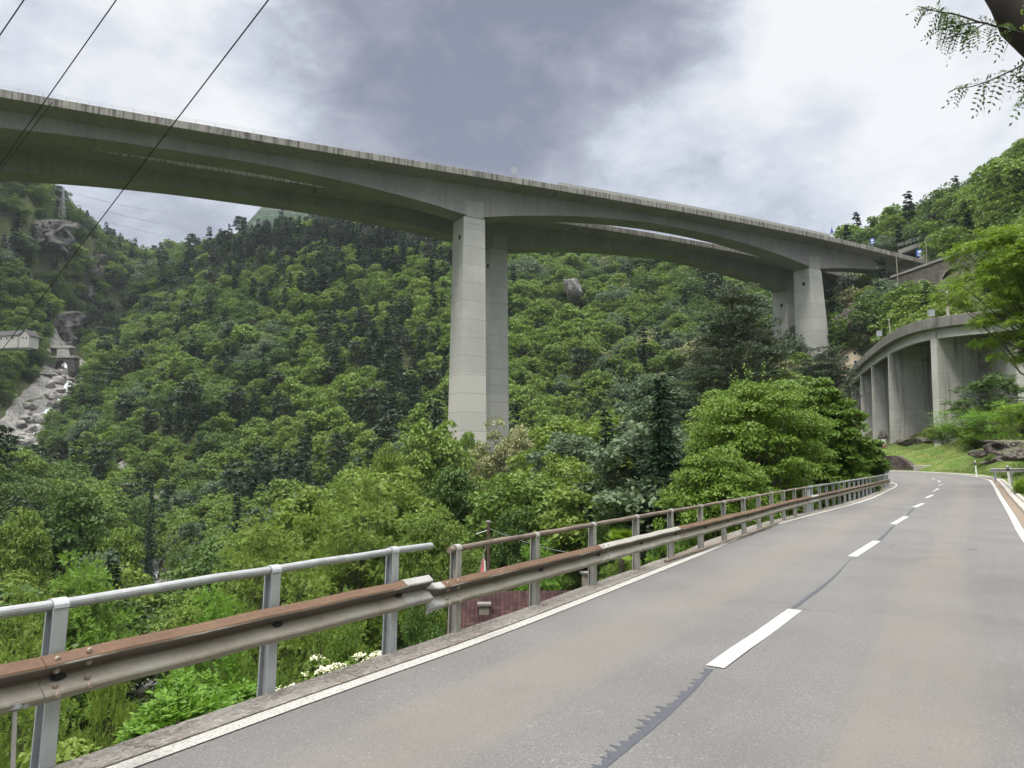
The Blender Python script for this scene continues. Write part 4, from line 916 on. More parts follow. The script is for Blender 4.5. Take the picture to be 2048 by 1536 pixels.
MAT['sign_red2']=plain('banner_red',(.62,.16,.17),.7,var=.2,scale=3)
banner()
# ---------------------------------------------------------------- houses
MAT['cream']=plain('cream_render',(.62,.52,.38),.85,var=.05); MAT['roofbrown']=plain('brown_roof',(.05,.038,.032),.85,var=.2); MAT['whitewash']=plain('white_render',(.42,.41,.39),.85,var=.08,scale=.6); MAT['slate']=plain('dark_slate',(.055,.05,.055),.8,var=.2)
def house(name,label,c,wd,ln,h,rh,yaw,wall,roof,wins=(),over=.5,chim=None,roofuv=False,cat='house'):
    r_=empty(name,c,label,cat); c=np.array(c,float); cs,sn=math.cos(yaw),math.sin(yaw); U=np.array([cs,sn,0]);Vv=np.array([-sn,cs,0]);Zv=np.array([0,0,1.])
    X=lambda a,b,z: c+U*a+Vv*b+Zv*z   # a across gable width, b along ridge
    m=MB(); prof=[(-wd/2,-2.5),(wd/2,-2.5),(wd/2,h),(0,h+rh),(-wd/2,h)]; m.prism([X(a,-ln/2,z) for a,z in prof],(0,0,0),tuple(Vv*ln)); wl_=m.build('wall',wall,r_)
    sl=rh/(wd/2); e=over
    for s in (-1,1):
        A_=[X(0,-ln/2-e,h+rh+.12),X(0,ln/2+e,h+rh+.12),X(s*(wd/2+e),ln/2+e,h-sl*e+.12),X(s*(wd/2+e),-ln/2-e,h-sl*e+.12)]
        dn=np.array([0,0,-.16]); V=np.array(A_+[q+dn for q in A_]); Fc=[(0,1,2,3),(7,6,5,4)]+[(i,4+i,4+(i+1)%4,(i+1)%4) for i in range(4)]
        L2_=math.hypot(wd/2+e,sl*(wd/2+e)); uv=[(0,0),(ln+2*e,0),(ln+2*e,L2_),(0,L2_)]*2
        rr=obj('roof',V,Fc,roof,r_,uv=uv)
    for (side,a,z,w_,hh) in wins:
        m=MB(); m2=MB()
        if side=='g': ctr=X(a,-ln/2-.03,z); ax=[U,Vv,Zv]
        else: ctr=X(-wd/2-.03 if side=='l' else wd/2+.03,a,z); ax=[Vv,U,Zv]
        m.box(ctr,(w_+.2,.08,hh+.2),ax); f=m.build('window',MAT['sign_white'],wl_); m2.box(ctr-(ax[1]*.02 if side in 'gl' else -ax[1]*.02),(w_,.1,hh),ax); m2.build('pane',MAT['glassd'],f)
    if chim:
        a,b__,cw,ch,cm=chim; zc=h+rh-abs(a)*sl; m=MB(); m.box(X(a,b__,zc+ch/2-.4),(cw,cw,ch+.8),[U,Vv,Zv]); k=m.build('chimney',cm,r_); m=MB(); m.box(X(a,b__,zc+ch+.06),(cw+.2,cw+.2,.12),[U,Vv,Zv]); m.build('cap',MAT['cwp'],k)
    return r_
MAT['glassd']=plain('dark_glass',(.03,.035,.04),.15,var=.0)
p=W(1708,733,232); house('cream_house','small cream house with dark brown gable roof peeking over the curved viaduct',(p[0],p[1]+4,p[2]-.5),5.8,8,4.2,1.9,R(-8),MAT['cream'],MAT['roofbrown'],[('g',.9,4.6,.7,.9),('g',1.0,1.8,.8,1.0),('g',-1.2,3.4,.6,.8)],.7)
p=W(24,690,438); house('white_house','long white house with dark roof among trees at the far left',(p[0],p[1],p[2]),9,17,5,3.2,R(76),MAT['whitewash'],MAT['slate'],[('l',-5,3,1,1.4),('l',-1,3,1,1.4),('l',3,3,1,1.4),('g',0,3,1,1.4)])
p=W(58,688,430); house('white_house','small white gabled house at the right end of the long white one',(p[0],p[1],p[2]),6,7,4.6,3.,R(-10),MAT['whitewash'],MAT['slate'],[('g',-1,3,.8,1.2),('g',1.3,3,.8,1.2)])
def tiles():
    t=NT('red_brown_tiles'); s=t.sep(t.coord('UV')); u=t.math('DIVIDE',s[0],.24); v=t.math('DIVIDE',s[1],.33)
    fu=t.math('FRACT',u); fv=t.math('FRACT',v); wn=t.n('TexWhiteNoise',noise_dimensions='2D'); cb=t.n('CombineXYZ'); t.L.new(t.math('FLOOR',u),cb.inputs[0]); t.L.new(t.math('FLOOR',v),cb.inputs[1]); t.L.new(cb.outputs[0],wn.inputs['Vector'])
    c=t.mix(wn.outputs['Value'],(.026,.014,.015),(.062,.033,.032)); n=t.noise(1.5,5,.6,vec=t.pos()); c=t.mix(t.rng(n,.5,.75,0,.3),c,(.06,.045,.04))
    h=t.math('ADD',t.math('SINE',t.math('MULTIPLY',fu,math.pi)),t.math('MULTIPLY',fv,1.0))
    c=t.mix(t.rng(fv,.86,.97,0,.8),c,(.02,.012,.012)); c=t.mix(t.rng(fu,.88,.97,0,.5),c,(.03,.018,.018))
    return t.finish(c,.9,t.bump(h,1.,.05),spec=.1)
MAT['tile']=tiles()
MAT['chim']=concrete('chimney_render',(.20,.185,.165),streak=.3,bscale=5); MAT['brick']=stone('pale_brick',(.40,.30,.20),(.48,.38,.27),(.25,.22,.19),scale=4)
# house below the road: ridge runs left-right
house('tiled_house','house below the road with red-brown tiled roof seen under the barrier beam',(1.7,45.6,-9.6),8.4,9.6,2.1,2.35,R(90)+R(2),MAT['whitewash'],MAT['tile'],[],.5,chim=(-1.55,3.3,.55,.45,MAT['chim']))
house('brick_chimney_house','second house below the road showing only its pale brick chimney and roof edge',(4.3,51.5,-10.1),6,5,2.0,1.7,R(20),MAT['whitewash'],MAT['slate'],[],.4,chim=(0,-1.6,.62,1.75,MAT['brick']))
house('garden_shed','small pale shed with flat dark roof beside the palm below the road',(7.6,48.5,-8.2),3.2,3,2.3,.35,R(30),MAT['whitewash'],MAT['slate'],[('g',0,1.2,.8,.8)],.3,cat='shed')
# poles and lines below the road
MAT['wood']=plain('brown_wooden_pole',(.10,.07,.055),.8,var=.2,scale=3); MAT['cable']=plain('black_cable',(.012,.012,.014),.5); MAT['cableg']=plain('grey_cable',(.25,.26,.27),.5)
def wpole(px,r0,Y,z0,label,wd=.11,arm=True):
    t_=W(px,r0,Y); r_=empty('wooden_pole',(t_[0],t_[1],z0),label,'utility pole'); m=MB(); m.tube([(t_[0],t_[1],z0-.5),t_],[wd*1.15,wd],10); m.build('shaft',MAT['wood'],r_)
    if arm:
        m=MB(); m.tube([t_+np.array([-.75,0,-.75]),t_+np.array([0,0,-.5])],.03,5); m.build('arm',MAT['pipe'],r_); m=MB(); m.tube([t_+np.array([0,0,-.05]),t_+np.array([0,0,.06])],.14,10); m.build('cap',MAT['pipe'],r_)
    return t_
pA=wpole(977,1043,47,-10,'dark wooden pole with a guy wire rising behind the middle barrier',.10)
pB=wpole(1168,1004,80,-10,'short brown pole among the trees left of the palm',.11,False)
pC=wpole(1282,866,120,-12,'thin wooden pole in front of the pale ledge beside the dark spruce',.12,False)
def cable(name,label,P,rad,mat,cat='cable',sag=.0):
    P=np.asarray(P,float); 
    if len(P)==2:
        t=np.linspace(0,1,16)[:,None]; P=P[0]*(1-t)+P[1]*t; P[:,2]-=sag*4*(t*(1-t))[:,0]
    m=MB(); m.tube(P,rad,6); o=m.build(name,mat); tag(o,label,cat); return o
cable('guy_wire','pale guy wire slanting down from the dark wooden pole',[pA+np.array([0,0,-.9]),W(952,1165,46.5)],.018,MAT['cableg'])
cable('service_wire','thin pale wire running right from the dark wooden pole',[pA+np.array([0,0,-.4]),W(1185,1112,46)],.016,MAT['cableg'],sag=.25)
cable('service_wire','faint wire between the two brown poles in the trees',[pB,pC],.02,MAT['cableg'],sag=1.2)
def flag():
    a=W(968,1118,46.); r_=empty('flag',(a[0],a[1],-10),'small red and white flag hanging limp beside the wooden pole','flag'); m=MB(); m.tube([(a[0],a[1],-10),a+np.array([0,0,.25])],.02,6); m.build('pole',MAT['pipe'],r_)
    V=[a+np.array([0,0,.1]),a+np.array([.0,0,-1.0]),a+np.array([-.32,.05,-1.15]),a+np.array([-.12,.06,-.2])]; m=MB(); m.prism(V,(0,-.02,0),(0,.02,0)); cl=m.build('cloth',MAT['sign_red2'],r_)
    V=[a+np.array([.01,-.03,0]),a+np.array([.01,-.03,-1.0]),a+np.array([.12,-.03,-1.05]),a+np.array([.08,-.03,-.1])]; m=MB(); m.prism(V,(0,-.02,0),(0,.02,0)); m.build('white_edge',MAT['white'],cl)
flag()
# overhead power lines close above the viewpoint
cable('power_line','thick black power line crossing the top left corner',[W(75,-40,16),W(-60,158,19)],.016,MAT['cable'],'power line',.0)
cable('power_line','black power line crossing the viaduct nearer the left edge, upper of a close pair',[W(262,-42,15),W(-60,415,24)],.014,MAT['cable'],'power line')
cable('power_line','faint black power line just below the upper one near the left edge',[W(104,205,18),W(-60,420,24.3)],.010,MAT['cable'],'power line')
cable('power_line','longest black power line, from the top edge over both viaducts down to the left edge',[W(572,-46,14),W(355,237,18),W(265,355,20.5),W(0,705,32),W(-40,757,34)],.016,MAT['cable'],'power line')
# ---------------------------------------------------------------- pylon on the left ridge
def pylon():
    b0=W(121,470,604); H_=(470-368)/F*604; r_=empty('electricity_pylon',b0,'pale lattice electricity pylon on the left ridge skyline','pylon'); m=MB(); lv=[]
    for k in range(11):
        f=k/10; hw=3.4*(1-f)**1.3+.35; z=b0[2]-6+(H_+6)*f; lv.append([(b0[0]+sx*hw,b0[1]+sy*hw,z) for sx,sy in ((-1,-1),(1,-1),(1,1),(-1,1))])
    for k in range(10):
        for i in range(4): m.tube([lv[k][i],lv[k+1][i]],.16,4); m.tube([lv[k][i],lv[k+1][(i+1)%4]],.09,4); m.tube([lv[k][i],lv[k][(i+1)%4]],.08,4)
    m.build('lattice',MAT['galv'],r_)
    for f,wd in ((.62,4.2),(.78,4.8),(.93,3.4)):
        z=b0[2]-6+(H_+6)*f; a=MB(); a.tube([(b0[0]-wd,b0[1],z),(b0[0]+wd,b0[1],z)],.16,4); a.tube([(b0[0]-wd,b0[1],z),(b0[0],b0[1],z+1.6)],.1,4); a.tube([(b0[0]+wd,b0[1],z),(b0[0],b0[1],z+1.6)],.1,4); a.build('cross_arm',MAT['galv'],r_)
    tips=[(f,wd) for f,wd in ((.62,4.2),(.78,4.8),(.93,3.4))]
    for j,(f,wd) in enumerate(tips):
        for sgn in (-1,1):
            z=b0[2]-6+(H_+6)*f; s=(b0[0]+sgn*wd,b0[1],z); 
            cable('pylon_wire','faint grey pylon wire strung across the sky under the viaduct',[s,W(560,495-30*j+6*sgn,900)],.075,MAT['cableg'],'power line',10)['group']='wires of the ridge pylon'
            cable('pylon_wire','faint grey pylon wire strung across the sky under the viaduct',[s,W(-80,370-22*j+6*sgn,560)],.075,MAT['cableg'],'power line',1)['group']='wires of the ridge pylon'
pylon()
# ---------------------------------------------------------------- gorge bridges at far left
def gorge():
    a,b_=W(98,694,500),W(150,692,500); r_=empty('gorge_bridge',W(124,705,500),'narrow pale bridge across the top of the boulder gorge','bridge'); m=MB(); m.prism([W(92,691,500),W(143,691,500),W(143,695,500),W(92,696,500)],(0,0,0),(0,4,0)); m.build('deck',MAT['kerb'],r_)
    m=MB(); P=[W(92+7.3*k,690-.2*k,500) for k in range(8)]; m.tube([q+np.array([0,0,1.4]) for q in P],.08,4); [m.box(q+np.array([0,0,.7]),(.1,.1,1.5)) for q in P]; m.build('railing',MAT['galv'],r_)
    m=MB(); m.prism([W(100,696,500),W(108,696,500),W(108,718,500),W(99,718,500)],(0,1,0),(0,3,0)); m.prism([W(136,695,500),W(144,695,500),W(146,715,500),W(138,718,500)],(0,1,0),(0,3,0)); m.build('abutment',MAT['stone'],r_)
    g=empty('arch_bridge',W(122,740,492),'small dark arched bridge below the narrow one in the gorge','bridge')
    out=[W(100,715,492),W(148,714,492),W(150,745,492)]; arc=[W(122+13*math.cos(t),738-17*math.sin(t),492) for t in np.linspace(0,math.pi,11)]
    poly=out+[W(137,745,492)]+arc+[W(107,745,492),W(96,745,492)]; m=MB(); m.prism(poly,(0,0,0),(0,6,0)); m.build('arch',MAT['stone'],g); m=MB(); m.prism([W(98,712,491.5),W(150,711,491.5),W(150,715,491.5),W(98,716,491.5)],(0,0,0),(0,7,0)); m.build('parapet',MAT['masonry_dark'],g)
gorge()
# ---------------------------------------------------------------- vegetation
def unit(v): return v/(np.linalg.norm(v,axis=-1,keepdims=True)+1e-9)
def leaves(Cn,Ud,Nr,L,Wd,fold=0.):
    "rhombic leaves: base point, growth direction, face normal"
    Ud=unit(Ud); S=unit(np.cross(Ud,Nr)); L=np.asarray(L).reshape(-1,1); Wd=np.asarray(Wd).reshape(-1,1)
    V=np.stack([Cn,Cn+Ud*L*.45+S*Wd*.5,Cn+Ud*L,Cn+Ud*L*.5-S*Wd*.5],1).reshape(-1,3)
    return V,np.arange(len(V),dtype=np.int32).reshape(-1,4)
def rdir(rg,n): return unit(rg.normal(size=(n,3)))
def clumps(rg,n,Rr,z0,z1,shape='round',lump=.28,core=.35):
    "clump centres filling an uneven crown envelope"
    d=rdir(rg,n); d[:,2]=np.abs(d[:,2])*np.where(rg.random(n)<.62,1,-1)*.98
    rho=np.where(rg.random(n)<.78,rg.uniform(.72,1.0,n),rg.uniform(core,.75,n))
    th=np.arctan2(d[:,1],d[:,0]); ph=rg.uniform(0,6.28,4)
    m=1+lump*(np.sin(2*th+ph[0])*.5+np.sin(3*th+ph[1]+d[:,2]*2)*.6+np.sin(5*th+ph[2]+d[:,2]*3)*.35)
    zc=(z0+z1)/2; hz=(z1-z0)/2
    hor=np.sqrt(np.maximum(0,1-d[:,2]**2)); 
    if shape=='dome': hor=np.where(d[:,2]<0,np.maximum(hor,.75*(1+d[:,2]*.3)),hor)
    c=np.column_stack([Rr*rho*m*hor*np.cos(th),Rr*rho*m*hor*np.sin(th),zc+hz*rho*d[:,2]*(1+.12*np.sin(3*th+ph[3]))])
    return c
def crown_mesh(name,rg,cl,rc,per,L,Wd,flat=.62,droop=.15,out=None,mat=None,spread=1.0):
    n=len(cl); per=np.broadcast_to(per,(n,)).astype(int); idx=np.repeat(np.arange(n),per); N=len(idx)
    rcs=np.broadcast_to(rc,(n,))*rg.uniform(.7,1.3,n)
    q=rdir(rg,N); q[:,2]=np.where(rg.random(N)<.72,np.abs(q[:,2]),q[:,2]); sh=rg.uniform(.55,1.08,N)**.6
    p=cl[idx]+q*(rcs[idx]*sh*spread)[:,None]*np.array([1,1,flat])
    u=unit(q*np.array([1,1,.25])+rg.normal(size=(N,3))*.55+np.array([0,0,-droop])); nr=unit(q*.5+np.array([0,0,.9])+rg.normal(size=(N,3))*.45)
    sc_=rg.uniform(.65,1.3,N)
    V,Fc=leaves(p-u*(L*.5*sc_)[:,None],u,nr,L*sc_,Wd*sc_)
    me=mesh(name,V,Fc); me.materials.append(mat); return me
def conifer_mesh(name,rg,H,Rr,z0,levels,nb,seg,L,Wd,mat,droop=.35,power=.9,gap=.15,up=0.):
    P=[];U=[];Nn=[];S=[]
    for k in range(levels):
        f=(k+rg.uniform(-.3,.3))/levels; f=min(max(f,0),.985); z=z0+(H-z0)*f; r0=Rr*(1-f)**power*rg.uniform(.82,1.12)+.12
        m=max(3,int(nb*(1-f*.55)))
        for b in range(m):
            if rg.random()<gap*.5: continue
            a=rg.uniform(0,6.283); r_=r0*rg.uniform(.65,1.15); n=max(3,int(seg*r_/Rr+2)); t=np.linspace(.12,1,n)
            dr=droop*r_*(t**1.6)-up*r_*t**3
            base=np.column_stack([np.cos(a)*r_*t,np.sin(a)*r_*t,z-dr])
            for side in (-1,0,1):
                o=np.array([-math.sin(a),math.cos(a),0])*side; w_=r_*.26*(1-t*.55)
                pp=base+o*w_[:,None]*rg.uniform(.5,1.2,(n,1))+rg.normal(size=(n,3))*.07*r_*.3; pp[:,2]-=abs(side)*w_*.35
                P.append(pp); U.append(np.tile(np.array([math.cos(a),math.sin(a),-.35])+o*.8,(n,1))+rg.normal(size=(n,3))*.25); Nn.append(np.tile([0,0,1.],(n,1))+rg.normal(size=(n,3))*.35); S.append(np.full(n,1.)*(.7+.5*(1-t)))
    P=np.vstack(P);U=np.vstack(U);Nn=np.vstack(Nn);S=np.hstack(S)*rg.uniform(.7,1.3,len(P))
    V,Fc=leaves(P,U,Nn,L*S,Wd*S); me=mesh(name,V,Fc); me.materials.append(mat); return me
def sprays(rg,org,dirs,nleaf,step,L,Wd,curl=.35,twist=.3):
    "pinnate leaves: each spray is a rachis carrying opposite leaflets"
    n=len(org); dirs=unit(dirs); k=np.arange(nleaf); t=(k//2+1)*step; sd=np.where(k%2==0,1,-1)
    side=unit(np.cross(dirs,np.array([0,0,1.])+rg.normal(size=(n,3))*twist)); nr=unit(np.cross(side,dirs))
    sc_=rg.uniform(.75,1.25,n)
    x=t[None,:]*sc_[:,None]
    pos=org[:,None,:]+dirs[:,None,:]*x[...,None]; pos[...,2]-=curl*x**2/ (step*nleaf*.5)
    tip=(k==nleaf-1)
    u=side[:,None,:]*sd[None,:,None]*.95+dirs[:,None,:]*.35+rg.normal(size=(n,nleaf,3))*.10; u[...,2]-=.12
    u[:,tip]=dirs[:,None,:]+np.array([0,0,-.3])
    N_=nr[:,None,:]+rg.normal(size=(n,nleaf,3))*.35+unit(dirs*np.array([1,1,.2]))[:,None,:]*.55
    s=(1-.35*np.abs(k/nleaf-.4))[None,:]*sc_[:,None]
    return leaves(pos.reshape(-1,3),u.reshape(-1,3),N_.reshape(-1,3),(L*s).ravel(),(Wd*s).ravel())
def pinnate_crown(name,rg,cl,rc,per,nleaf,step,L,Wd,mat,flat=.5,up=.35,curl=.2):
    n=len(cl); idx=np.repeat(np.arange(n),per); N=len(idx); q=rdir(rg,N); q[:,2]=np.where(rg.random(N)<.8,np.abs(q[:,2]),q[:,2])
    p=cl[idx]+q*(rc*rg.uniform(.2,.95,N))[:,None]*np.array([1,1,flat]); d=q*np.array([1,1,.3])+rg.normal(size=(N,3))*.35+np.array([0,0,up*.5])
    V,Fc=sprays(rg,p,d,nleaf,step,L,Wd,curl); me=mesh(name,V,Fc); me.materials.append(mat); return me
def trunk_mesh(name,rg,H,r0,cl,mat,lean=(0,0),nl=14,k=7,multi=1):
    m=MB()
    for s in range(multi):
        o=rg.normal(size=2)*.15*r0*(multi>1)*4
        t=np.linspace(0,1,7); P=np.column_stack([o[0]+lean[0]*t+np.sin(t*4+s)*r0*.8,o[1]+lean[1]*t+np.cos(t*3+s)*r0*.8-r0*.8,-.6+(H+.6)*t]); m.tube(P,r0*(1-.72*t)/(1+.3*(multi-1)),k)
        if len(cl):
            ch=cl[rg.permutation(len(cl))[:nl]]
            for c in ch:
                f=np.clip((c[2]*.62)/H,.12,.9); i=f*6; a=P[int(i)]+(P[min(6,int(i)+1)]-P[int(i)])*(i-int(i)); mid=(a+c)/2+np.array([0,0,-.04*H])+rg.normal(size=3)*.03*H
                m.tube([a,mid,c],[r0*(1-f)*.45+.012,r0*(1-f)*.25+.010,.010],5,cap=False)
    return m,mat
def mk(name,b): 
    me=mesh(name,np.concatenate(b[0].V),b[0].F,smooth=False); me.materials.append(b[1]); return me
MAT['bark']=plain('grey_brown_bark',(.10,.085,.065),.9,var=.3,scale=4); MAT['barkl']=plain('pale_bark',(.22,.20,.17),.9,var=.25,scale=4); MAT['barkd']=plain('dark_bark',(.035,.028,.024),.95,var=.3,scale=5)
LM={ 'mid':leafmat('leaves_mid_green',(.090,.160,.024),(.145,.225,.036),(.185,.26,.042),.55),
 'yel':leafmat('leaves_yellow_green',(.120,.200,.028),(.175,.265,.042),(.20,.28,.06),.55),
 'dark':leafmat('leaves_dark_green',(.052,.104,.020),(.084,.150,.028),(.11,.175,.034),.5),
 'pale':leafmat('leaves_grey_green',(.085,.140,.068),(.130,.185,.095),(.165,.205,.12),.4),
 'blue':leafmat('needles_dark_spruce',(.018,.045,.020),(.030,.066,.027),(.04,.08,.03),.5,trans=.1),
 'pine':leafmat('needles_pine',(.038,.062,.030),(.060,.088,.042),(.075,.10,.05),.5,trans=.12),
 'bright':leafmat('leaves_bright_green',(.105,.225,.022),(.165,.30,.034),(.21,.32,.05),.5,trans=.4),
 'cream':leafmat('blossoming_chestnut',(.16,.20,.06),(.38,.37,.20),(.42,.40,.24),.4),
 'loc':leafmat('leaves_locust',(.125,.195,.026),(.185,.265,.042),(.22,.28,.055),.4,trans=.4),
 'plume':leafmat('leaves_lime_plume',(.13,.225,.016),(.20,.30,.026),(.23,.30,.04),.3,trans=.42)}
# ---- far prototypes: whole trees a few pixels wide
def proto(kind,seed):
    rg=np.random.default_rng(seed)
    if kind in('blue',):
        H=rg.uniform(17,21); return conifer_mesh('crown',rg,H,H*.17,1.5,20,7,3,1.25,.75,LM['blue'],.35),H,mk('trunk',trunk_mesh('trunk',rg,H*.93,.28,[],MAT['barkd'],k=5))
    if kind=='pine':
        H=rg.uniform(15,18); cl=clumps(rg,34,3.0,H*.35,H,'round',.45); cl[:,:2]*=(1.15-.6*((cl[:,2]-H*.35)/(H*.65))**2)[:,None]; return crown_mesh('crown',rg,cl,1.25,42,.85,.42,.45,.0,mat=LM['pine']),H,mk('trunk',trunk_mesh('trunk',rg,H*.93,.24,cl,MAT['bark'],nl=8,k=5))
    H=rg.uniform(10.5,14); Rr=H*rg.uniform(.34,.42); cl=clumps(rg,46,Rr*.86,H*.12,H*.93,'dome',.34)
    return crown_mesh('crown',rg,cl,Rr*.34,76,.62,.42,.7,.15,mat=LM[kind]),H,mk('trunk',trunk_mesh('trunk',rg,H*.7,.24,cl,MAT['bark'],nl=6,k=5))
KINDS_=['mid','mid','yel','yel','dark','pale','cream','blue','blue','pine']
PROTO=[proto(k,100+i) for i,k in enumerate(KINDS_)]
# mid-distance prototypes with finer leaves
def mproto(kind,seed):
    rg=np.random.default_rng(seed)
    if kind=='blue': H=17.; return conifer_mesh('crown',rg,H,3.0,1.2,40,9,6,.62,.30,LM['blue'],.42),H,mk('trunk',trunk_mesh('trunk',rg,H*.95,.26,[],MAT['barkd']))
    if kind=='pine':
        H=16.; cl=clumps(rg,70,3.1,H*.3,H,'round',.45); cl[:,:2]*=(1.15-.6*((cl[:,2]-H*.3)/(H*.7))**2)[:,None]; return crown_mesh('crown',rg,cl,1.0,110,.42,.16,.45,.0,mat=LM['pine']),H,mk('trunk',trunk_mesh('trunk',rg,H*.95,.22,cl,MAT['bark'],nl=24))
    H=rg.uniform(11,13); Rr=H*rg.uniform(.36,.44); cl=clumps(rg,105,Rr*.88,H*.10,H*.95,'dome',.34)
    return crown_mesh('crown',rg,cl,Rr*.25,120,.42,.26,.62,.15,mat=LM[kind]),H,mk('trunk',trunk_mesh('trunk',rg,H*.75,.24,cl,MAT['bark'],nl=26))
MK=['mid','yel','dark','pale','loc','blue','pine','bright','mid','loc','cream']
MPROTO=[mproto(k,200+i) for i,k in enumerate(MK)]
NAMES={'mid':('broadleaf_tree','mid-green broadleaf tree'),'yel':('broadleaf_tree','yellow-green broadleaf tree'),'dark':('broadleaf_tree','dark green broadleaf tree'),'pale':('willow_tree','pale grey-green tree'),'loc':('locust_tree','yellowish feathery locust tree'),
 'blue':('spruce_tree','dark pointed spruce'),'pine':('pine_tree','dark irregular pine'),'bright':('broadleaf_tree','bright fresh green tree'),'cream':('chestnut_tree','chestnut tree with creamy blossom'),'plume':('larch_tree','feathery lime-green tree')}
def place(pr,kind,x,y,s=1.,label=None,group=None,z=None,rz=None,sz=None):
    me,H,tm=pr; nm,lb=NAMES[kind]; zz=gz(x,y)-.3 if z is None else z
    r_=empty(nm,(x,y,zz),label or lb,'tree',group,rz if rz is not None else random.uniform(0,6.28)); r_.scale=(s,s,s if sz is None else sz)
    for n_,m_ in (('crown',me),('trunk',tm)):
        o=bpy.data.objects.new(n_,m_); col.objects.link(o); o.parent=r_
    return r_
random.seed(7)
def wx(px,row,Y): return W(px,row,Y)[0]
# ---- forest positions
def in_frame(x,y,z,mx=140):
    d=y*math.cos(PITCH)+(z-CAMH)*math.sin(PITCH); px=1024+F*x/d; py=768-F*((z-CAMH)*math.cos(PITCH)-y*math.sin(PITCH))/d
    return px,py
# hand-placed trees: (px of the axis, row of the top, forward distance, width px, kind, label)
HT=[(540,1000,52,250,'loc','wide yellowish locust tree behind the first barrier, left of the tall wavy-topped one'),
(720,940,60,230,'loc','tall yellow-green locust tree with dark bare limbs showing, behind the first barrier'),
(640,1010,66,120,'loc','narrow yellowish locust between the two wide locust trees'),
(868,1005,52,170,'mid','mid-green tree above the gap between the first two barriers'),
(905,925,88,130,'dark','dark green tree just left of the wooden pole top'),
(1000,938,82,120,'mid','round mid-green tree directly behind the dark wooden pole'),
(1122,893,78,160,'mid','large round green tree in the valley right of the dark wooden pole'),
(868,838,125,190,'yel','yellowish tree whose crown hides the foot of the nearer central pier'),
(1010,838,135,150,'cream','pale feathery tree whose crown hides the foot of the farther central pier'),
(940,862,150,120,'yel','yellowish tree between the crowns hiding the two central pier feet'),
(1095,872,128,130,'yel','yellow-green tree right of the central pier feet'),
(782,885,112,100,'loc','thin yellowish tree left of the central pier feet'),
(690,930,120,110,'mid','mid-green tree above the tall locust tree'),
(1195,868,110,120,'mid','mid-green tree left of the thin wooden pole by the ledge'),
(1262,905,92,110,'mid','fresh green tree just left of the dark spruce'),
(1218,1002,58,110,'dark','low rounded dark green tree behind the palm'),
(1322,748,58,200,'blue','very dark tall spruce beside the big bright tree at the barrier'),
(1290,810,120,100,'mid','green tree behind the dark spruce, on its left'),
(1355,800,75,80,'blue','slim dark spruce touching the big bright tree'),
(1470,560,100,190,'pine','tall dark pine rising above the big bright tree'),
(1408,690,95,110,'pine','shorter dark pine left of the tallest pine'),
(1528,650,105,80,'pine','dark pine just right of the tallest pine'),
(1612,715,128,70,'pine','pale pine at the foot of the left pier of the right pair'),
(1652,690,124,120,'pine','broad pale pine in front of the right pair of piers'),
(150,962,125,190,'dark','large dark round tree on the left bank above the bright tree'),
(50,1005,112,130,'mid','mid-green tree at the left edge of the left bank'),
(250,1035,120,120,'mid','green tree right of the large dark round one on the left bank'),
(305,965,190,46,'blue','thin dark spruce on the valley floor beside the stream'),
(200,1090,95,140,'pale','pale grey-green tree hanging over the stream on the left bank'),
(165,1112,62,190,'bright','wide bright green tree on the left bank above the first handrail'),
(50,1160,52,150,'mid','green tree at the left edge just above the handrail'),
(385,1040,210,90,'pale','pale willow at the stream edge, upstream of the boulders'),
(440,1060,170,110,'pale','pale grey willow between the stream and the wide locust'),
(392,1095,120,90,'pale','low pale willow beside the bouldery stream bed'),
(430,1178,30,210,'bright','bright green tree showing through between handrail and rusty beam'),
(60,1245,26,250,'loc','yellow-green tree behind the leftmost visible barrier post'),
(230,1262,24,150,'loc','yellow-green tree between the leftmost post and the stream bed'),
(655,1150,27,250,'loc','yellow-green tree behind the second half of the first barrier'),
(520,1290,15,190,'mid','leafy green tree below the beam between the second and third posts'),
(845,1195,20,190,'dark','dark leafy tree under the gap between the first two barriers'),
(1075,1078,52,120,'bright','fresh green tree just above the tiled roof'),
(1245,1100,38,110,'mid','green tree behind the middle barrier, at the foot of the palm'),
(1330,1045,33,120,'bright','fresh green bush behind the middle barrier right of the palm'),
(1400,985,36,130,'bright','light green bush at the foot of the big bright tree, on its left'),
(935,1100,58,110,'mid','green tree between the wooden pole and the barrier gap'),
(1140,1010,62,130,'mid','mid-green tree left of the short brown pole'),
(1030,1010,64,110,'dark','dark tree right of the wooden pole top'),
(700,1215,20,150,'mid','leafy tree below the beam left of the third post'),
]
HTXY=np.array([(W(px,row,Y)[0],Y,w_/F*Y/2) for px,row,Y,w_,k,l in HT])
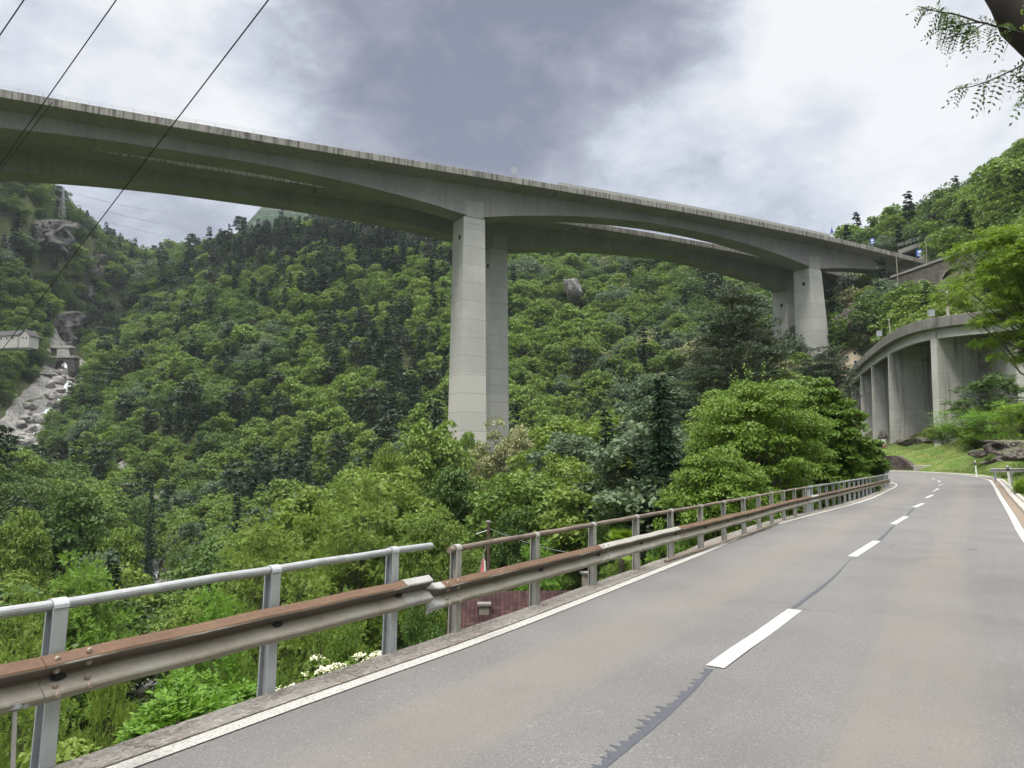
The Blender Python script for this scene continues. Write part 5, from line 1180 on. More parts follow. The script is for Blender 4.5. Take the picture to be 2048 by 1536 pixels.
def scatter(seed=3):
    rg=np.random.default_rng(seed); P=[]
    for y0,y1,st in ((60,150,6.2),(150,260,7.0),(260,760,8.3),(760,1000,10)):
        ys=np.arange(y0,y1,st*.87)
        for j,y in enumerate(ys):
            xs=np.arange(-y*1.15-20,y*1.1+40,st)+(j%2)*st/2; P.append(np.column_stack([xs,np.full(len(xs),y)]))
    P=np.vstack(P); P=P+rg.uniform(-.42,.42,P.shape)*6.2
    x,y=P[:,0],P[:,1]; z=ground(x,y); keep=np.ones(len(P),bool)
    px,py=in_frame(x,y,z+8); keep&=(px>-900)&(px<2800)&(py<1750)&(py>-300)
    rd=river_d(x,y); keep&=rd>np.where(y>350,12.0,np.where(y>225,3.5,8.))
    # road, verge and the space beneath and behind the curved viaduct stay open
    dr=np.full(len(P),1e9)
    for i in range(0,NST,2): dr=np.minimum(dr,np.hypot(x-Cc[i,0],y-Cc[i,1]))
    keep&=(dr>9.5)|((dr>6.5)&(x<26)&(y>80))
    keep&=~((x>30)&(y<102)&(x<72)); 
    dv=np.full(len(P),1e9)
    for q in CVP[::3]: dv=np.minimum(dv,np.hypot(x-q[0],y-q[1]))
    keep&=~((dv<12)|((x>40)&(x<72)&(y>98)&(y<150)))
    for v,A0,dd,LL in ((V1,(-11.5,200.),d1,L1),(V2,(-3.9,225.),d2,L2)):
        for t in (0,LL): q=np.array(A0)+dd*t; keep&=np.hypot(x-q[0],y-q[1])>6.5
    # stone arches
    keep&=~((x>126)&(x<152)&(y>200)&(y<285)&(np.abs((x-134)-(279-y)*.216)<6))
    keep&=~((x>-10)&(x<14)&(y>38)&(y<60))
    # open sight lines that the photograph shows: stone arches, gorge, bouldery stream, cream house
    ptx,pty=in_frame(x,y,z+14)
    keep&=~((ptx>1775)&(ptx<1990)&(pty<560)&(y<288)&(y>150)&(z<69.5))
    keep&=~((ptx>1770)&(ptx<1880)&(pty<520)&(y<326)&(y>150)&(x<172))
    keep&=~((ptx>1672)&(ptx<1740)&(pty<735)&(y<238)&(y>100))
    keep&=~((px>-10)&(px<135)&(pty<925)&(pty>700)&(y<400)&(y>300))
    keep&=~((px>255)&(px<345)&(pty<1250)&(y<142))
    keep&=~((ptx>1590)&(ptx<1700)&(pty<700)&(y<268)&(y>100))
    keep&=~((ptx>870)&(ptx<1045)&(pty<985)&(y<200))
    for hx,hy,hr in HTXY: keep&=np.hypot(x-hx,y-hy)>hr*.8+1.2
    for (px_,row_,Y_,rad) in CLIFFS: q=W(px_,row_,Y_); keep&=np.hypot(x-q[0],(y-q[1])*.7)>rad*.8
    return x[keep],y[keep],z[keep]
CLIFFS=[(80,465,562,13),(178,550,618,10),(112,650,556,9),(10,500,530,8),(195,500,640,6),(1145,582,440,11),(1428,585,420,8),(1545,560,400,4),(1700,640,262,7),(1740,660,245,6),(30,430,560,7)]
fx,fy,fz=scatter()
rgS=np.random.default_rng(11)
sp1=vnoise(fx,fy,70,11); sp2=vnoise(fx,fy,26,12); sp3=vnoise(fx,fy,14,13); up=(fz+20)/230; pxs,pys=in_frame(fx,fy,fz+8)
rr=rgS.random(len(fx))
kind=np.empty(len(fx),dtype=int)
left=fx<-.30*fy; right_s=(fx>.12*fy)&(fx<.5*fy)
for i in range(len(fx)):
    # conifers gather on the upper slope left of the piers; chestnuts dot the slope between the piers
    pc=.06
    if 420<pxs[i]<1010: pc=.12+.75*min(1,max(0,(640-pys[i])/140)) if pys[i]<640 else .10+.5*(sp2[i]>.62)
    if 640<pys[i]<880 and 480<pxs[i]<900: pc=.22+.45*(sp1[i]>.5)
    if pxs[i]<420: pc=.12+.35*(sp2[i]>.6)
    if fy[i]<260: pc=.05
    r_=rr[i]
    if r_<pc: kind[i]=[7,8,7,9][int(r_*997)%4]; continue
    q=sp2[i]*.5+sp3[i]*.2+rgS.random()*.3
    if left[i]: kind[i]=0 if q<.32 else 1 if q<.50 else 4 if q<.66 else 2 if q<.76 else 5
    elif right_s[i] and fy[i]>150: kind[i]=0 if q<.33 else 1 if q<.46 else 4 if q<.56 else 5 if q<.66 else 6 if (q<.72) else 2
    else: kind[i]=2 if q<.36 else 3 if q<.48 else 0 if q<.56 else 1 if q<.64 else 4 if q<.72 else 5 if q<.78 else 3
size=np.clip(rgS.normal(.92,.17,len(fx)),.55,1.35)
size=size*np.interp(fy,[120,260,500],[1.05,1.35,1.5])
app=size*12/np.hypot(fx,fy); 
# approximate what can be seen: skip trees whose crown top lies hidden behind nearer ground
order=np.argsort(-app); vis=(pxs>-20)&(pxs<2068)
near=[i for i in order if vis[i] and fy[i]<330][:205]
isnear=np.zeros(len(fx),bool); isnear[near]=True
ORD=['first','second','third','fourth','fifth','sixth','seventh','eighth','ninth','tenth','eleventh','twelfth']
def region(px,py,y,x):
    if x>.42*y and y>95: 
        return ('on the slope behind the curved viaduct' if px>1680 else 'beside the right piers')
    if px<330: return 'on the left bank' if y<200 else 'below the white houses' if y>260 else 'on the left bank upstream'
    if px<640: return 'on the valley floor' if y<200 else 'at the foot of the forested slope'
    if px<900: return 'just left of the tall central piers' if y>150 else 'in the valley left of the central piers'
    if px<1040: return 'in front of the central piers' if y<200 else 'behind the central piers'
    if px<1300: return 'right of the central piers' if y<190 else 'on the slope right of the piers'
    return 'right of the dark spruce' if y<190 else 'left of the right piers'
# nearer individuals get fine leaves
mk_by={'mid':[0,8],'yel':[1],'dark':[2],'pale':[3],'loc':[4,9],'blue':[5],'pine':[6],'cream':[10],'bright':[7]}
groups={}
for i in near:
    kd=KINDS_[kind[i]]
    if kd=='yel' and fy[i]<170: kd='loc'
    groups.setdefault((kd,region(pxs[i],pys[i],fy[i],fx[i])),[]).append(i)
for (kd,rg_),ids in groups.items():
    ids.sort(key=lambda i:pxs[i])
    for n_,i in enumerate(ids):
        lb=NAMES[kd][1]+' '+rg_; grp=None
        if len(ids)>1:
            if len(ids)<=12: lb=ORD[n_]+' '+NAMES[kd][1]+' from left '+rg_
            else: grp=NAMES[kd][1]+'s '+rg_
        pr=MPROTO[mk_by[kd][int(rr[i]*991)%len(mk_by[kd])]] if fy[i]<230 else PROTO[kind[i]]
        kk=kd if fy[i]<230 else KINDS_[kind[i]]
        h=12.*size[i]/pr[1]*(1.35 if kd in('blue','pine') else 1)
        place(pr,kd,fx[i],fy[i],h,lb,grp or NAMES[kd][1]+'s '+rg_,z=fz[i]-.4,sz=h*random.uniform(.9,1.12))
# ---- the far wood: one mass, its trees strewn over the slopes
def far_wood():
    cc=bpy.data.collections.new('far_wood_sources')
    # far individuals that carry the low-detail crowns, standing in the front row of the wood
    idx=[i for i in order if vis[i] and not isnear[i]]
    for k in range(len(KINDS_)):
        c=[i for i in idx if kind[i]==k and 330<fy[i]<420][:8]
        i=c[0] if c else idx[k]
        isnear[i]=True; kd=KINDS_[k]; s=size[i]*12/PROTO[k][1]*(1.35 if kd in('blue','pine') else 1)
        r_=place(PROTO[k],kd,fx[i],fy[i],s,NAMES[kd][1]+' in the lowest row of the far wood on the slope',NAMES[kd][1]+'s of the far wood',z=fz[i]-.4)
        ch=[c for c in r_.children if c.name.startswith('crown')][0]; ch.name='crown'; SRC.append(ch)
    m=~isnear
    X,Y,Z,K,S_=fx[m],fy[m],fz[m],kind[m],size[m]
    # extra trees on the far ridge beyond the grid
    me=bpy.data.meshes.new('wood_points'); n=len(X); me.vertices.add(n); me.vertices.foreach_set('co',np.column_stack([X,Y,Z-.4]).astype(np.float32).ravel())
    hs=np.array([12/PROTO[k][1]*(1.35 if KINDS_[k] in('blue','pine') else 1) for k in K])*S_
    for nm,typ,val in (('kind','INT',K.astype(np.int32)),('size','FLOAT',hs.astype(np.float32)),('turn','FLOAT',(rgS.random(n)*6.283).astype(np.float32))):
        a=me.attributes.new(nm,typ,'POINT'); a.data.foreach_set('value',val)
    o=bpy.data.objects.new('forest',me); col.objects.link(o); tag(o,'dense far forest of conifers and broadleaf trees covering the mountain slopes','forest',kind='stuff')
    ng=bpy.data.node_groups.new('wood','GeometryNodeTree'); ng.interface.new_socket('Geometry',in_out='INPUT',socket_type='NodeSocketGeometry'); ng.interface.new_socket('Geometry',in_out='OUTPUT',socket_type='NodeSocketGeometry')
    N=ng.nodes; L=ng.links; gi=N.new('NodeGroupInput'); go=N.new('NodeGroupOutput'); jn=N.new('GeometryNodeJoinGeometry')
    def attr(nm,t):
        q=N.new('GeometryNodeInputNamedAttribute'); q.data_type=t; q.inputs[0].default_value=nm; return q.outputs[0]
    ak,as_,at=attr('kind','INT'),attr('size','FLOAT'),attr('turn','FLOAT')
    cx=N.new('ShaderNodeCombineXYZ'); L.new(at,cx.inputs[2])
    for k,src in enumerate(SRC):
        oi=N.new('GeometryNodeObjectInfo'); oi.inputs['Object'].default_value=src; oi.transform_space='ORIGINAL'
        cmp=N.new('FunctionNodeCompare'); cmp.data_type='INT'; cmp.operation='EQUAL'; L.new(ak,cmp.inputs['A'] if False else [s for s in cmp.inputs if s.type=='INT'][0]); [s for s in cmp.inputs if s.type=='INT'][1].default_value=k
        ip=N.new('GeometryNodeInstanceOnPoints'); L.new(gi.outputs[0],ip.inputs['Points']); L.new(cmp.outputs[0],ip.inputs['Selection']); L.new(oi.outputs['Geometry'],ip.inputs['Instance']); L.new(cx.outputs[0],ip.inputs['Rotation']); L.new(as_,ip.inputs['Scale']); L.new(ip.outputs[0],jn.inputs[0])
    L.new(jn.outputs[0],go.inputs[0]); md=o.modifiers.new('wood','NODES'); md.node_group=ng
    return n
SRC=[]
NFAR=far_wood(); print('far trees',NFAR,'near',len(near),'total verts far',len(fx))
# ---------------------------------------------------------------- fine-leaved near trees
def near_protos():
    D={}
    rg=np.random.default_rng(31)
    for v in range(2):
        H=11.;Rr=4.6; cl=clumps(rg,150,Rr*.88,1.2,H*.96,'dome',.36); D['loc%d'%v]=(pinnate_crown('crown',rg,cl,.95,34,11,.060,.135,.072,LM['loc'],flat=.42),H,mk('trunk',trunk_mesh('trunk',rg,H*.78,.20,cl,MAT['bark'],nl=60)))
    H=8.;Rr=3.6; cl=clumps(rg,120,Rr*.88,.8,H*.96,'dome',.32); D['bright']=(pinnate_crown('crown',rg,cl,.85,30,13,.060,.15,.066,LM['bright'],flat=.35),H,mk('trunk',trunk_mesh('trunk',rg,H*.78,.14,cl,MAT['bark'],nl=50)))
    for k,c in (('mid','mid'),('dark','dark')):
        H=10.;Rr=4.2; cl=clumps(rg,190,Rr*.9,.8,H*.96,'dome',.30); D[k]=(crown_mesh('crown',rg,cl,.85,270,.20,.105,.6,.3,mat=LM[c]),H,mk('trunk',trunk_mesh('trunk',rg,H*.78,.18,cl,MAT['bark'],nl=60)))
    H=19.; D['blue']=(conifer_mesh('crown',rg,H,2.9,1.0,74,13,13,.42,.13,LM['blue'],.55,power=.8),H,mk('trunk',trunk_mesh('trunk',rg,H*.97,.25,[],MAT['barkd'])))
    H=20.; cl=clumps(rg,130,3.8,5.,H,'round',.5); cl[:,:2]*=(1.2-.75*((cl[:,2]-5)/(H-5))**2)[:,None]; D['pine']=(crown_mesh('crown',rg,cl,1.05,230,.34,.075,.42,-.25,mat=LM['pine']),H,mk('trunk',trunk_mesh('trunk',rg,H*.97,.24,cl,MAT['bark'],nl=60)))
    return D
ND=near_protos()
PRr={'loc':4.6,'bright':3.6,'mid':4.2,'dark':4.2,'blue':2.9,'pine':3.8}
def hand():
    for i,(px,row,Y,w_,kd,lb) in enumerate(HT):
        top=W(px,row,Y); g=gz(top[0],Y)-.4; H=top[2]-g
        if Y<=62 or kd in('pine','blue') and Y<130:
            key=kd if kd!='loc' else 'loc%d'%(i%2); pr=ND[key]; wr=PRr[kd]
        else:
            c=[j for j,k in enumerate(MK) if k==kd]; pr=MPROTO[c[i%len(c)]]; wr={'blue':3.0,'pine':3.4}.get(kd,pr[1]*.40)
        sx=w_/F*Y/2/wr/1.08; place(pr,kd,top[0],Y,sx,lb,None,z=g,sz=H/pr[1]/.99)
hand()
# the big bright tree behind the barrier: drooping simple leaves, whippy shoots on top
def cherry():
    rg=np.random.default_rng(77); Y=30.; c=W(1515,900,Y); g=-5.; top=W(1500,752,Y)[2]; H=top-g
    r_=empty('cherry_tree',(c[0],Y,g),'big bright green tree with drooping leaves and upright shoots behind the barrier','tree')
    cl=clumps(rg,190,2.55,3.6,H*.99,'dome',.30); N=len(cl)
    m1=crown_mesh('crown',rg,cl,.62,300,.15,.062,.55,.65,mat=LM['bright2']); shoots=MB(); V=[];Fs=[]; P=[];U=[]
    for k in range(26):
        a=rg.uniform(0,6.28); rr_=rg.uniform(.2,2.3); b0=np.array([rr_*math.cos(a),rr_*math.sin(a),H-1.2-rr_*.6]); ln=rg.uniform(1.0,2.0); d=unit(np.array([math.cos(a)*.25,math.sin(a)*.25,1.])); n=int(ln*22)
        t=np.linspace(.1,1,n)[:,None]; pp=b0+d*ln*t; P.append(pp); ang=np.arange(n)*2.4; U.append(np.column_stack([np.cos(ang),np.sin(ang),np.full(n,-.75)])); shoots.tube([b0,b0+d*ln],[.018,.005],4,cap=False)
    P=np.vstack(P);U=np.vstack(U); V2,F2=leaves(P,U,rdir(rg,len(P))*.5+np.array([0,0,1]),rg.uniform(.12,.2,len(P)),rg.uniform(.05,.08,len(P)))
    o=bpy.data.objects.new('crown',m1); col.objects.link(o); o.parent=r_
    o=obj('shoots',V2,F2,LM['bright2'],r_,local=True)
    tb,mm=trunk_mesh('trunk',rg,H*.8,.16,cl,MAT['bark'],nl=90); tb.V+=shoots.V; 
    off=tb.n; tb.F+=[tuple(i+off for i in f) for f in shoots.F]
    o=bpy.data.objects.new('trunk',mk('trunk',(tb,mm))); col.objects.link(o); o.parent=r_
    # lower skirt of the tree along the rail
    rg=np.random.default_rng(78); Y2=24.; c=W(1440,985,Y2); g=-4.; top=W(1440,905,Y2)[2]; H=top-g; r2=empty('broadleaf_tree',(c[0],Y2,g),'lower bright green tree in front of the big bright one, left side, by the barrier','tree'); cl=clumps(rg,110,1.55,2.2,H,'dome',.3)
    o=bpy.data.objects.new('crown',crown_mesh('crown',rg,cl,.5,260,.13,.055,.55,.6,mat=LM['bright2'])); col.objects.link(o); o.parent=r2
    o=bpy.data.objects.new('trunk',mk('trunk',trunk_mesh('trunk',rg,H*.8,.10,cl,MAT['bark'],nl=40))); col.objects.link(o); o.parent=r2
LM['bright2']=leafmat('leaves_cherry',(.105,.185,.020),(.155,.245,.032),(.185,.265,.04),.4,trans=.4)
LM['dense']=leafmat('leaves_hornbeam',(.078,.150,.016),(.125,.210,.026),(.15,.23,.03),.4,trans=.35)
cherry()
def dense(px,rt,Y,wpx,g,label,seed,mat='dense'):
    rg=np.random.default_rng(seed); c=W(px,rt,Y); H=c[2]-g; Rr=wpx/F*Y/2; r_=empty('hornbeam_tree',(c[0],Y,g),label,'tree'); cl=clumps(rg,240,Rr*.92,.8,H*.97,'dome',.22)
    o=bpy.data.objects.new('crown',crown_mesh('crown',rg,cl,Rr*.2,280,.21,.12,.6,.35,mat=LM[mat])); col.objects.link(o); o.parent=r_
    o=bpy.data.objects.new('trunk',mk('trunk',trunk_mesh('trunk',rg,H*.8,.18,cl,MAT['bark'],nl=50))); col.objects.link(o); o.parent=r_
dense(1640,752,44,190,-3,'dense rounded green tree between the big bright tree and the curved viaduct',81)
dense(1700,862,55,120,-1,'lower dense green tree at the end of the farthest barrier',82)
dense(1590,800,38,140,-4,'dense green tree tucked behind the big bright tree, on its right',83)
dense(1722,905,66,50,0,'small dense bush where the farthest barrier curls out of sight',84)
# lime plume tree at the right edge, overhanging the curved viaduct
def plume():
    for (px,row,Y,wp,g,label,seed,nlow) in ((2062,440,44,290,3,'feathery lime-green tree at the right edge in front of the curved viaduct',91,150),):
        rg=np.random.default_rng(seed); top=W(px,row,Y); H=top[2]-g; Rr=wp/F*Y/2; r_=empty('larch_tree',(top[0],Y,g),label,'tree')
        z0=(W(px,745,Y)[2]-g); cl=clumps(rg,nlow+60,Rr*.95,z0,H,'round',.34); P=[];
        mcr=pinnate_crown('crown',rg,cl,.80,70,13,.045,.12,.045,LM['plume'],flat=.34,up=.1,curl=.45)
        o=bpy.data.objects.new('crown',mcr); col.objects.link(o); o.parent=r_
        o=bpy.data.objects.new('trunk',mk('trunk',trunk_mesh('trunk',rg,H*.9,.22,cl,MAT['bark'],nl=90))); col.objects.link(o); o.parent=r_
plume()
# shrubs on the bank at the right
def shrub(px,row,Y,wp,hp,kind,label,seed,name='shrub',cat='shrub',per=30,n=60,L=.14,Wd=.055,pin=True,g=None):
    rg=np.random.default_rng(seed); c=W(px,row+hp,Y); gg=gz(c[0],Y) if g is None else g; top=W(px,row,Y)[2]; H=max(.6,top-gg); Rr=wp/F*Y/2; r_=empty(name,(c[0],Y,gg-.1),label,cat)
    cl=clumps(rg,n,Rr*.9,max(H*.12,H-2.3*Rr),H*.96,'dome',.34); rc=Rr*.26
    m=pinnate_crown('leaves',rg,cl,rc,per,11,L*.42,L,Wd,LM[kind],flat=.45) if pin else crown_mesh('leaves',rg,cl,rc,per*5,L,Wd,.6,.3,mat=LM[kind])
    o=bpy.data.objects.new('leaves',m); col.objects.link(o); o.parent=r_
    o=bpy.data.objects.new('stems',mk('stems',trunk_mesh('stems',rg,H*.6,.05,cl,MAT['bark'],nl=24,multi=3))); col.objects.link(o); o.parent=r_
    return r_,cl,rg
shrub(1985,742,92,130,110,'dark','dark green tree growing against the slab piers of the curved viaduct',301,'broadleaf_tree','tree',30,70,.22,.10)
for i,(px,row,Y,wp,hp,kd,lb) in enumerate([(1925,812,99,120,55,'bright','bright fern-like shrub on the bank below the slab piers'),(1990,800,80,120,60,'bright','bright shrub on the bank below the dark tree'),(2045,790,68,90,70,'plume','yellow-green shrub at the right edge above the rock'),(1885,850,105,70,30,'mid','low green shrub at the foot of the nearest slab pier'),(1950,852,93,80,30,'plume','low yellow-green shrub in the middle of the bank'),(2062,966,41,40,18,'plume','small yellow-green tuft beside the gutter at the right edge')]):
    shrub(px,row,Y,wp,hp,kd,lb,310+i)
# roadside plants close to the left rail
shrub(395,1318,8.6,200,200,'bright','bright compound-leaved sumac just below the first beam',401,'sumac','shrub',per=34,n=90,L=.085,Wd=.036,g=-4.)
shrub(120,1420,6.4,260,140,'loc','fine-leaved green shrub at the bottom left behind the first post',402,'shrub','shrub',22,70,.075,.040,False,g=-4.5)
shrub(270,1440,7.4,260,120,'mid','green shrub below the sumac at the bottom left',403,'shrub','shrub',22,70,.08,.045,False,g=-4.)
shrub(470,1395,8.6,120,60,'bright','small bright shrub right of the sumac beside the coping',404,'shrub','shrub',14,40,.07,.028,g=-3.5)
shrub(800,1262,12.5,190,90,'dark','dark leafy shrub under the third post',405,'shrub','shrub',30,60,.10,.06,False,g=-5)
def elder(px,row,Y,wp,hp,lb,seed,g=-4.):
    r_,cl,rg=shrub(px,row,Y,wp,hp,'mid',lb,seed,'elder_bush','shrub',26,70,.08,.045,False,g=g); P=cl[cl[:,2]>np.quantile(cl[:,2],.35)]; P=P[:60]; Pn=[];
    for c in P:
        k=60; a=rg.uniform(0,6.28,k); r2=.075*np.sqrt(rg.random(k)); Pn.append(np.column_stack([c[0]+r2*np.cos(a),c[1]-.05+r2*np.sin(a),c[2]+wp/F*Y*.12*.75+rg.uniform(-.015,.03,k)]))
    Pn=np.vstack(Pn); V,Fc=leaves(Pn,rdir(rg,len(Pn))*np.array([1,1,.3]),np.tile([0,0,1.],(len(Pn),1))+rg.normal(size=(len(Pn),3))*.4,rg.uniform(.02,.035,len(Pn)),rg.uniform(.018,.03,len(Pn))); obj('flowers',V,Fc,MAT['flower'],r_,local=True)
MAT['flower']=plain('cream_flowers',(.72,.70,.52),.8,var=.05)
elder(655,1285,8.9,150,80,'white-flowered elder bush between the second and third posts',421)
elder(750,1268,10.2,130,60,'white-flowered elder bush just left of the third post',422)
elder(580,1335,8.0,90,50,'small white-flowered bush at the foot of the second post',423,-3.5)
# palm
def palm():
    rg=np.random.default_rng(5); Y=36.; t_=W(1243,1095,Y); g=gz(t_[0],Y); r_=empty('palm_tree',(t_[0],Y,g),'fan palm with yellow-green fronds behind the middle barrier','palm'); m=MB(); h=t_[2]-g; m.tube([(0,0,-.3),(0.05,0,h*.5),(0,0,h)],[.14,.13,.12],9); m.build('trunk',MAT['bark'],r_,local=True)
    for k in range(26):
        a=k*2.4; el=rg.uniform(-.7,1.2); d=np.array([math.cos(a)*math.cos(el),math.sin(a)*math.cos(el),math.sin(el)]); c=np.array([0,0,h])+d*.55; s=unit(np.cross(d,[0,0,1.])); up=np.cross(s,d); n=15; an=np.linspace(-1.25,1.25,n); P=np.tile(c,(n,1)); U=d*np.cos(an)[:,None]+s*np.sin(an)[:,None]-np.array([0,0,.25]); V,Fc=leaves(P,U,np.tile(up,(n,1))+rg.normal(size=(n,3))*.1,.55-.12*np.abs(an),np.full(n,.075)); fr=obj('frond',V,Fc,LM['plume'],r_,local=True)
palm()
# locust branch and leaning trunk overhanging the top right corner
def overhang():
    rg=np.random.default_rng(9); base=np.array([8.3,5.2,gz(8.3,5.2)-.2]); r_=empty('locust_tree',base,'locust tree leaning in with dark trunk and leafy sprays in the top right corner','tree')
    Y=6.2; P=[base,np.array([7.3,5.5,2.4]),np.array([5.8,5.9,4.3]),W(2085,100,Y),W(2012,5,Y),W(1935,-130,6.4),W(1870,-290,6.7),W(1840,-460,7.1)]
    P=catmull(P,.25); m=MB(); n=len(P); m.tube(P,np.interp(np.linspace(0,1,n),[0,.35,.5,1],[.26,.18,.155,.06]),14); tr=m.build('trunk',MAT['barkd'],r_,smooth=True)
    br=[]; 
    def branch(pts,rad=.012): 
        Q=catmull(np.array(pts),.05); bm=MB(); bm.tube(Q,np.linspace(rad,.003,len(Q)),6,cap=False); bm.build('branch',MAT['barkd'],r_); return Q
    Ls=5.9
    B1=branch([W(2062,70,6.1),W(2010,58,6.0),W(1960,45,Ls),W(1915,52,Ls),W(1868,60,Ls)])
    B2=branch([W(1960,45,Ls),W(1915,30,Ls),W(1870,22,5.8),W(1835,12,5.8)],.008)
    B3=branch([W(2110,90,6.0),W(2048,128,5.8),W(2000,152,5.7),W(1955,170,5.7),W(1915,178,5.7)])
    B4=branch([W(2120,200,5.9),W(2060,170,5.8),W(2030,150,5.8)],.008); B5=branch([W(2080,150,5.7),W(2060,190,5.6),W(2035,215,5.6)],.007)
    B6=branch([W(1975,45,Ls),W(1940,62,5.85),W(1905,72,5.8),W(1880,80,5.8)],.006)
    O=[];Dd=[]
    for Q,k,spread in ((B1,30,1),(B2,26,1),(B3,30,1),(B4,9,1),(B5,9,1),(B6,16,1)):
        for j in range(k):
            f=rg.uniform(.12,1.0)**.8; i=int(f*(len(Q)-1)); i=min(i,len(Q)-2); T=unit(Q[i+1]-Q[i]); side=unit(np.cross(T,[0,1.,0])); s=rg.choice([-1,1]); O.append(Q[i]); Dd.append(T*.8+side*s*rg.uniform(.3,1.)+np.array([0,rg.normal()*.45,-.30]))
    cc=clumps(rg,70,1.9,0,2.6,'round',.35)+P[-1]+np.array([0,.3,-.6]); cc=cc[(cc[:,2]-CAMH)/cc[:,1]>.92]
    for c in cc[:16]: bm=MB(); bm.tube([P[-6],(P[-6]+c)/2+np.array([0,0,.2]),c],[.035,.02,.008],5,cap=False); bm.build('branch',MAT['barkd'],r_)
    idx=np.repeat(np.arange(len(cc)),26); q=rdir(rg,len(idx)); V,Fc=sprays(rg,cc[idx]+q*.35,q*np.array([1,1,.4])+np.array([0,0,-.1]),13,.021,.042,.019,curl=.3,twist=.9); obj('crown',V,Fc,LM['sky'],r_)
    V,Fc=sprays(rg,np.array(O),np.array(Dd),13,.021,.040,.017,curl=.42,twist=.9)
    obj('leaf_spray',V,Fc,LM['sky'],r_)
    O=[];Dd=[]
    for j in range(9):
        c=W(rg.uniform(2015,2070),rg.uniform(0,60),5.75); O.append(c); Dd.append(np.array([rg.uniform(.2,1),-.2,rg.uniform(-.1,.5)]))
    V,Fc=sprays(rg,np.array(O),np.array(Dd),13,.022,.042,.02,curl=.3,twist=.5); obj('leaf_spray',V,Fc,LM['plume'],r_)
LM['sky']=leafmat('leaves_locust_backlit',(.045,.085,.018),(.075,.125,.030),(.085,.14,.03),.4,trans=.3)
overhang()
# ---------------------------------------------------------------- rocks
def facet_rock(seed,ncut=13,sub=4,asp=(1,1,1),rough=.03):
    rg=np.random.default_rng(seed); import bmesh
    bm=bmesh.new(); bmesh.ops.create_icosphere(bm,subdivisions=sub,radius=1); V=np.array([v.co[:] for v in bm.verts]); Fc=[[v.index for v in f.verts] for f in bm.faces]; bm.free()
    n=rdir(rg,ncut); k=rg.uniform(.5,.92,ncut); d=unit(V); dot=d@n.T; r_=np.where(dot>.05,k[None,:]/np.maximum(dot,.05),9).min(1); r_=np.minimum(r_,1.15)
    P=d*r_[:,None]; 
    s=7.; P*= (1+rough*(vnoise(P[:,0]*s+9,P[:,1]*s+P[:,2]*s*.7+5,1.,seed%7)-.5)*2)[:,None]
    return P*np.array(asp),np.array(Fc,dtype=np.int32)
MAT['boulder']=rockmat('pale_boulder',(.20,.19,.18),(.34,.33,.31),(.08,.075,.07),.3,.6); MAT['cliff']=rockmat('grey_cliff',(.080,.073,.072),(.165,.155,.148),(.028,.026,.027),.12,1.,(.05,.08,.03)); MAT['cliffp']=rockmat('purple_brown_rock',(.10,.085,.08),(.18,.158,.145),(.055,.045,.045),.5,1.,(.07,.10,.03))
MAT['darkrock']=rockmat('dark_streaked_rock',(.10,.09,.09),(.30,.29,.28),(.035,.032,.035),.22,1.)
BM=[]
for k in range(7):
    V,Fc=facet_rock(500+k,12,3); me=mesh('boulder',V,Fc); me.materials.append(MAT['boulder']); BM.append(me)
def boulders():
    rg=np.random.default_rng(21); P=[]
    for i in range(0,len(RIVs)-1):
        x,y=RIVs[i]
        if y<120 or y>520: continue
        far_=y>320; k=8 if far_ else 4
        for j in range(k):
            w_=9. if far_ else 7.; q=(x+rg.normal()*w_*.6,y+rg.uniform(-2.5,2.5)); s=rg.uniform(.9,2.6)**1.15*(1.25 if far_ else .62); P.append((q[0],q[1],s))
    P.sort(key=lambda p:-p[2]/p[1]); n=0
    for x,y,s in P:
        px,_=in_frame(np.array(x),np.array(y),0.); 
        if px<-30 or px>380: continue
        n+=1
        if n>230: break
        o=bpy.data.objects.new('boulder',BM[n%7]); col.objects.link(o); o.location=(x,y,gz(x,y)+s*.15+(1.0 if y>340 else .2)); s*=(1.2 if y>320 else 1.1); o.scale=(s*rg.uniform(.8,1.4),s*rg.uniform(.8,1.3),s*rg.uniform(.45,.8)); o.rotation_euler=(rg.uniform(-.3,.3),rg.uniform(-.3,.3),rg.uniform(0,6.28))
        if y>320: tag(o,'pale angular boulder in the steep stream gorge at the far left','boulder','boulders in the steep gorge')
        else: tag(o,'grey boulder in the stream bed low in the valley','boulder','boulders in the valley stream bed')
boulders()
